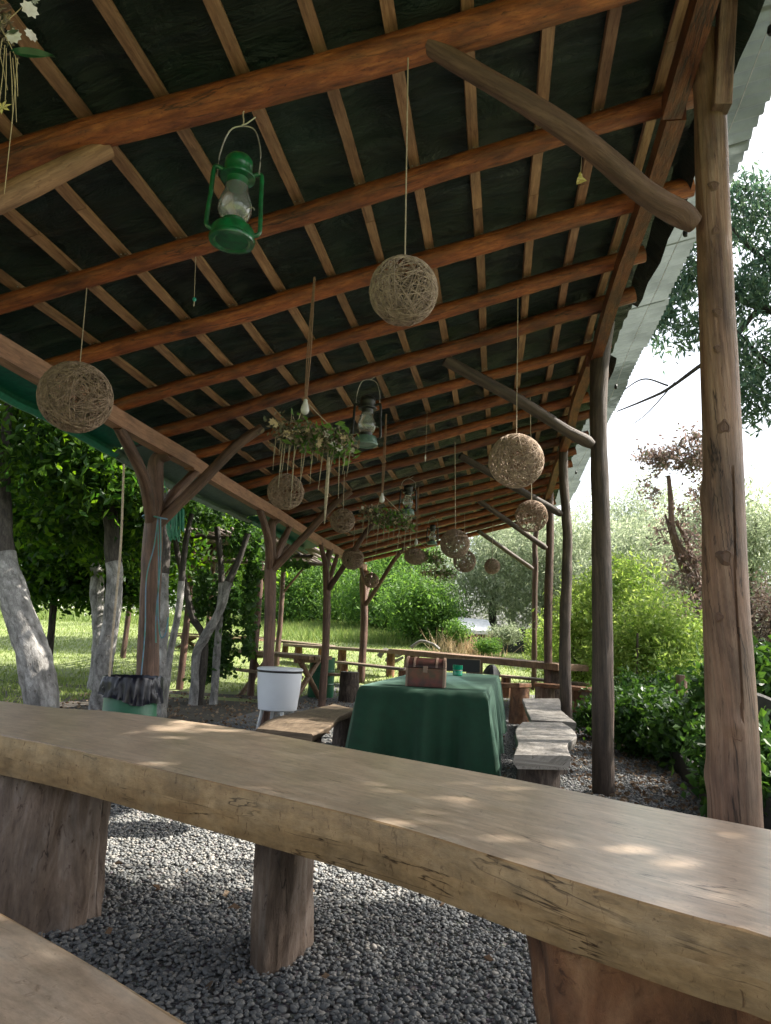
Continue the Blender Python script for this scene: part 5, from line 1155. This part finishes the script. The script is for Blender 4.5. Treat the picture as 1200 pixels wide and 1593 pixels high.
for (px, py, Y, rx, rz, lab) in ((905, 985, 14.5, .95, 1.25, 'bright shrub between the second and third right posts'), (965, 975, 14, 1.0, 1.35, 'tallest bright yellow-green shrub, right of the second post'), (1020, 1010, 13, .9, .8, 'lower bright shrub left of the nearest post'), (1075, 1020, 13.5, .9, .75, 'bright shrub peeping past the left side of the nearest post'), (890, 1030, 17, 1.2, .9, 'bright shrub behind the rightmost back table')):
    p = W(px, py, Y); bush(lab, 'bright_shrub', (p.x, Y, p.z), (rx, .8, rz), 170, 55, .13, .11, LF_bamboo, .28, .3, .2, 'shrub', GB, nb=5, tr=.03)
GD = 'dark leafy ground shrubs on the right'
for (px, py, Y, rx, rz, lab) in ((985, 1118, 10.2, .65, .32, 'dark broad-leaved shrub right of the second post'), (1040, 1125, 9.0, .6, .34, 'dark broad-leaved shrub before the short sawn log'), (1085, 1150, 8.0, .45, .38, 'dark shrub behind the raised bed board'), (1000, 1135, 9.0, .5, .2, 'low dark plants along the gravel path edge'),
                            (1190, 1075, 6.4, .5, .38, 'dark broad-leaved plant at the right edge past the nearest post'), (1185, 1190, 5.4, .35, .36, 'low dark plants at the right edge near the table end'), (1020, 1075, 11.5, .9, .34, 'mid-green shrub above the dark ones')):
    p = W(px, py, Y); bush(lab, 'leafy_shrub', (p.x, Y, p.z), (rx, .55, rz), 110, 40, .09, .085, LF_dark, .6, .0, .1, 'shrub', GD, nb=4, tr=.015)
# purple-leaved tree
T = thing('purple_tree', 'tree with purplish-brown leaves and bare limbs left of the nearest post', 'tree', (W(1085, 1000, 15).x, 15, ground(0, 15)))
def pl(path, Y): return [(*at(x, y, Y), pxr(r, Y)) for x, y, r in path]
logpath([(W(1110, 1040, 15).x, 15, .2, .16)]+pl([(1105, 990, 11), (1090, 930, 10), (1072, 880, 7), (1048, 830, 5), (1044, 780, 4), (1040, 740, 3)], 15), 30, 12, .2).build('trunk', brace_wood, T)
for pth in ([(1090, 920, 7), (1060, 880, 4), (1035, 800, 1.5)], [(1085, 900, 5), (1070, 845, 4), (1052, 810, 3)], [(1095, 950, 4), (1060, 975, 3), (1020, 1000, 1.5)], [(1095, 960, 5), (1130, 900, 4), (1160, 870, 2)]):
    logpath(pl(pth, 15), 12, 8, .2).build('limb', brace_wood, T)
bl = [(tuple(W(1015, 712, 15)), (.3, .4, .16), 12, 26, .1, .1), (tuple(W(1012, 765, 15)), (.22, .3, .2), 7, 22, .1, .1), (tuple(W(1100, 760, 15)), (.3, .4, .35), 20, 30, .12, .1), (tuple(W(1052, 715, 15)), (.5, .6, .25), 28, 34, .11, .1), (tuple(W(1085, 700, 15)), (.55, .5, .35), 30, 34, .11, .1), (tuple(W(1075, 850, 15)), (.6, .6, 1.0), 40, 34, .14, .1), (tuple(W(1085, 960, 15)), (.5, .6, 1.0), 45, 40, .14, .1)]
crown(T, bl, .10, LF_purple, .45, .4)
p = W(1180, 980, 14); bush('brownish-purple shrub at the right edge behind the nearest post', 'purple_shrub', (p.x, 14, p.z), (1.2, .8, 1.3), 260, 50, .15, .09, LF_brown, .35, .2, .2, 'shrub', tr=.05)
# overhanging tree on the right: trunk out of frame, branches and drooping leaves in view
T = thing('overhanging_tree', 'blue-green tree whose drooping branches enter from the right edge', 'tree', (6.2, 9.5, 0))
logpath([(6.6, 9.5, -.1, .22), (6.4, 9.5, 2.5, .18), (6.2, 9.5, 5, .14), (5.9, 9.5, 8, .08)], 20, 14, .15).build('trunk', tree_bark, T)
def twig(path, Y): logpath(pl(path, Y), 16, 7, .15).build('limb', tree_bark, T)
twig([(1260, 500, 7), (1160, 470, 5), (1120, 440, 3.5), (1070, 400, 2.5), (1040, 390, 1.2)], 9.2)
twig([(1250, 420, 6), (1185, 400, 4), (1130, 345, 2)], 9.2)
twig([(1250, 590, 6), (1190, 560, 4), (1150, 520, 3), (1125, 500, 1.5)], 9.0)
twig([(1180, 480, 4), (1130, 540, 4), (1085, 572, 3.5), (1040, 605, 2.5), (1005, 622, 1.8), (960, 640, .9)], 9.2)
twig([(1040, 600, 1.5), (1000, 590, 1.2), (960, 615, .6)], 9.2); twig([(1050, 595, 1.2), (1010, 640, .8), (985, 660, .5)], 9.2)
bl = []
for (px, py, rx, rz, n) in ((1165, 340, .38, .35, 26), (1190, 430, .35, .4, 34), (1150, 470, .3, .25, 20), (1170, 560, .3, .3, 26), (1195, 620, .2, .25, 14), (1055, 400, .22, .14, 14), (1040, 470, .22, .24, 20), (1060, 520, .18, .14, 12), (1020, 505, .14, .12, 8), (1030, 430, .16, .14, 10), (1160, 640, .2, .1, 8), (1140, 610, .18, .08, 6), (1230, 350, .5, .6, 40), (1250, 550, .5, .6, 40), (1070, 440, .2, .15, 10), (1150, 300, .25, .15, 9)):
    bl.append((tuple(W(px, py, 9.2)), (rx*1.1, .5, rz*1.1), int(n*1.9), 20, .10, .1))
crown(T, bl, .125, LF_blue, .26, .9)
crown(T, [((6.6, 9.6, 7.0), (2.4, 2.2, 1.8), 160, 45, .22, .3)], .14, LF_blue, .3, .5, 'upper_crown')
# unseen trees added at right to shade and dapple the seating area
def shade(label, c, rad, n, trunk_x, trunk_y, per=46, sp=.2):
    T = thing('added_shade_tree', label, 'tree', (trunk_x, trunk_y, 0), 'added shade trees right of the pavilion')
    logpath([(trunk_x, trunk_y, -.1, .2), (trunk_x, trunk_y, 2, .17), (c[0], c[1], c[2], .1)], 14, 12, .15).build('trunk', tree_bark, T)
    crown(T, [(c, rad, n, per, sp, .2)], .15, LF_tree, .5)
shade('added leafy tree right of the nearest bench, unseen, shading the slab table', (5.1, 4.15, 6.7), (1.9, 1.75, 2.7), 400, 5.6, 4.2)
shade('added leafy tree right behind the viewer, unseen, shading the seating', (5.2, 1.3, 6.4), (2.0, 1.9, 2.7), 430, 6.0, 1.0)
shade('added leafy tree behind the right hand shrubs, shading that side', (7.4, 13.5, 7.0), (2.2, 2.2, 1.8), 150, 8, 13)

# raised bed board, planter, stakes, white canopy
rb = thing('raised_bed', 'dark board edging of the planted bed on the right', 'garden edging', (1.6, 7, 0))
e = [onz(1108, 1262, 0), onz(1075, 1225, 0), onz(1047, 1196, 0)]; tops = [at(1112, 1212, e[0].y).z, .21, .17]
for i in range(2):
    a, c = e[i], e[i+1]; dv = (c-a); L = dv.length; dv = dv.normalized(); h_ = tops[i]
    MB().box(((a+c)/2)+Vector((0, 0, h_/2+.004*i)), (L+.02, .045, h_), (dv, dv.cross(Vector((0, 0, 1))), Vector((0, 0, 1)))).build('board', concrete_dark, rb, smooth=False, bevel=.004)
a = e[0]; MB().box(a+Vector((.12, -1.0, .14)), (.05, 2.0, .28)).build('board', concrete_dark, rb, smooth=False)
# stakes
for (px, y0, y1, Y, lab) in ((1091, 1175, 1068, 7.6, 'thin wooden stake behind the raised bed board'), (990, 1060, 985, 12.5, 'slim dark stake in the bright shrubs')):
    a, c = at(px, y0, Y), at(px+2, y1, Y); a.z = ground(a.x, Y); s_ = MB().tube([a, a.lerp(c, .5), c], .018, 8).build('garden_stake', post_wood if px > 1000 else post_dark, None); props(s_, lab, 'stake')
pt = thing('planter_trough', 'dark curved trough lid at the right edge beyond the nearest post', 'planter', at(1190, 1110, 5.8))
a0 = [at(x, y, 5.8) for x, y in ((1158, 1072), (1172, 1076), (1186, 1080), (1200, 1086), (1220, 1098))]; mb = MB(); vs = []
for q in a0:
    for dy, dz in ((0, -.13), (-.02, -.02), (0, 0), (.3, .0), (.32, -.13)): vs.append((q.x, q.y+dy, q.z+dz))
mb.add(vs, [(k*5+j, k*5+j+1, k*5+6+j, k*5+5+j) for k in range(4) for j in range(4)]+[(0, 1, 2, 3, 4), (24, 23, 22, 21, 20)]); mb.build('lid', concrete_dark, pt, angle=30)
for k in (0, 3): MB().tube([(a0[k].x+.03, 5.85, a0[k].z-.12), (a0[k].x+.03, 5.85, 0)], .03, 8).build('leg', concrete_dark, pt)
wc = thing('canopy_tent', 'white canopy roof far behind the diagonal table with dark clutter below', 'tent', W(732, 990, 24))
p0 = W(732, 970, 24); hw = pxr(29, 24); zz0 = W(732, 981, 24).z; zz1 = W(732, 961, 24).z; mb = MB()
mb.add([(p0.x-hw, 23.2, zz0), (p0.x+hw*1.15, 23.2, zz0), (p0.x+hw*.9, 24.8, zz1), (p0.x-hw*.75, 24.8, zz1), (p0.x-hw, 23.2, zz0-.12), (p0.x+hw*1.15, 23.2, zz0-.12)], [(0, 1, 2, 3), (0, 4, 5, 1)]); mb.v = [(x+.06*math.sin(z*40+x*9), y, z+.05*math.sin(x*7+y)) for x, y, z in mb.v]; mb.build('roof', white_roof, wc, smooth=False)
for s_ in (-.95, 1.1):
    for y in (23.25, 24.7): MB().tube([(p0.x+hw*s_*.8, y, zz0), (p0.x+hw*s_*.8, y, ground(0, y))], .03, 8).build('leg', wire, wc)
for (px, py, sx_, sz_, lab) in ((745, 993, 1.0, .35, 'dark covered crate under the white canopy'), (790, 990, 1.1, .35, 'low dark hut wall right of the white canopy'), (720, 990, .5, .3, 'dark heap left under the white canopy')):
    p = W(px, py, 23.6); zb = ground(p.x, 23.6); T_ = thing('garden_crate', lab, 'crate', (p.x, 23.6, zb)); zt = W(px, py-10, 23.6).z
    mb = MB(); mb.box((p.x, 23.9, (zb+zt)/2), (sx_, .5, zt-zb)); mb.build('body', dark_fill, T_, smooth=False, bevel=.02)
    MB().box((p.x, 23.9, zt+.02), (sx_+.06, .56, .03)).build('cover', dark_fill, T_, smooth=False)
for (px, py, Y, rx, rz, lab, mt_) in ((712, 985, 22.3, .42, .3, 'small feathery shrub overlapping the left end of the white canopy', LF_acacia), (778, 988, 22.6, .75, .3, 'low grey-green shrub right of the white canopy', LF_willow), (752, 1000, 21.5, .45, .2, 'low dark green weeds below the white canopy', LF_acacia)):
    p = W(px, py, Y); bush(lab, 'low_shrub', (p.x, Y, p.z), (rx, .35, rz), 60, 40, .09, .09, mt_, .35, .1, .1, 'shrub', None, nb=3, tr=.02)
# bent driftwood pieces on the lawn
dw = thing('driftwood', 'pale bent driftwood branches lying on the lawn beside the back table', 'driftwood', W(670, 1005, 18))
for pth in ([(640, 1008, 3), (655, 998, 2.5), (672, 1002, 2.5), (684, 1010, 2)], [(590, 1022, 4), (600, 1012, 3.5), (618, 1020, 3), (632, 1012, 2)], [(600, 1026, 3), (612, 1030, 3), (628, 1022, 2)]):
    logpath(pl(pth, 18), 14, 8, .3).build('branch', grey_slab, dw)
print('objects', len(bpy.data.objects), 'tris', sum(len(m_.polygons) for m_ in bpy.data.meshes))
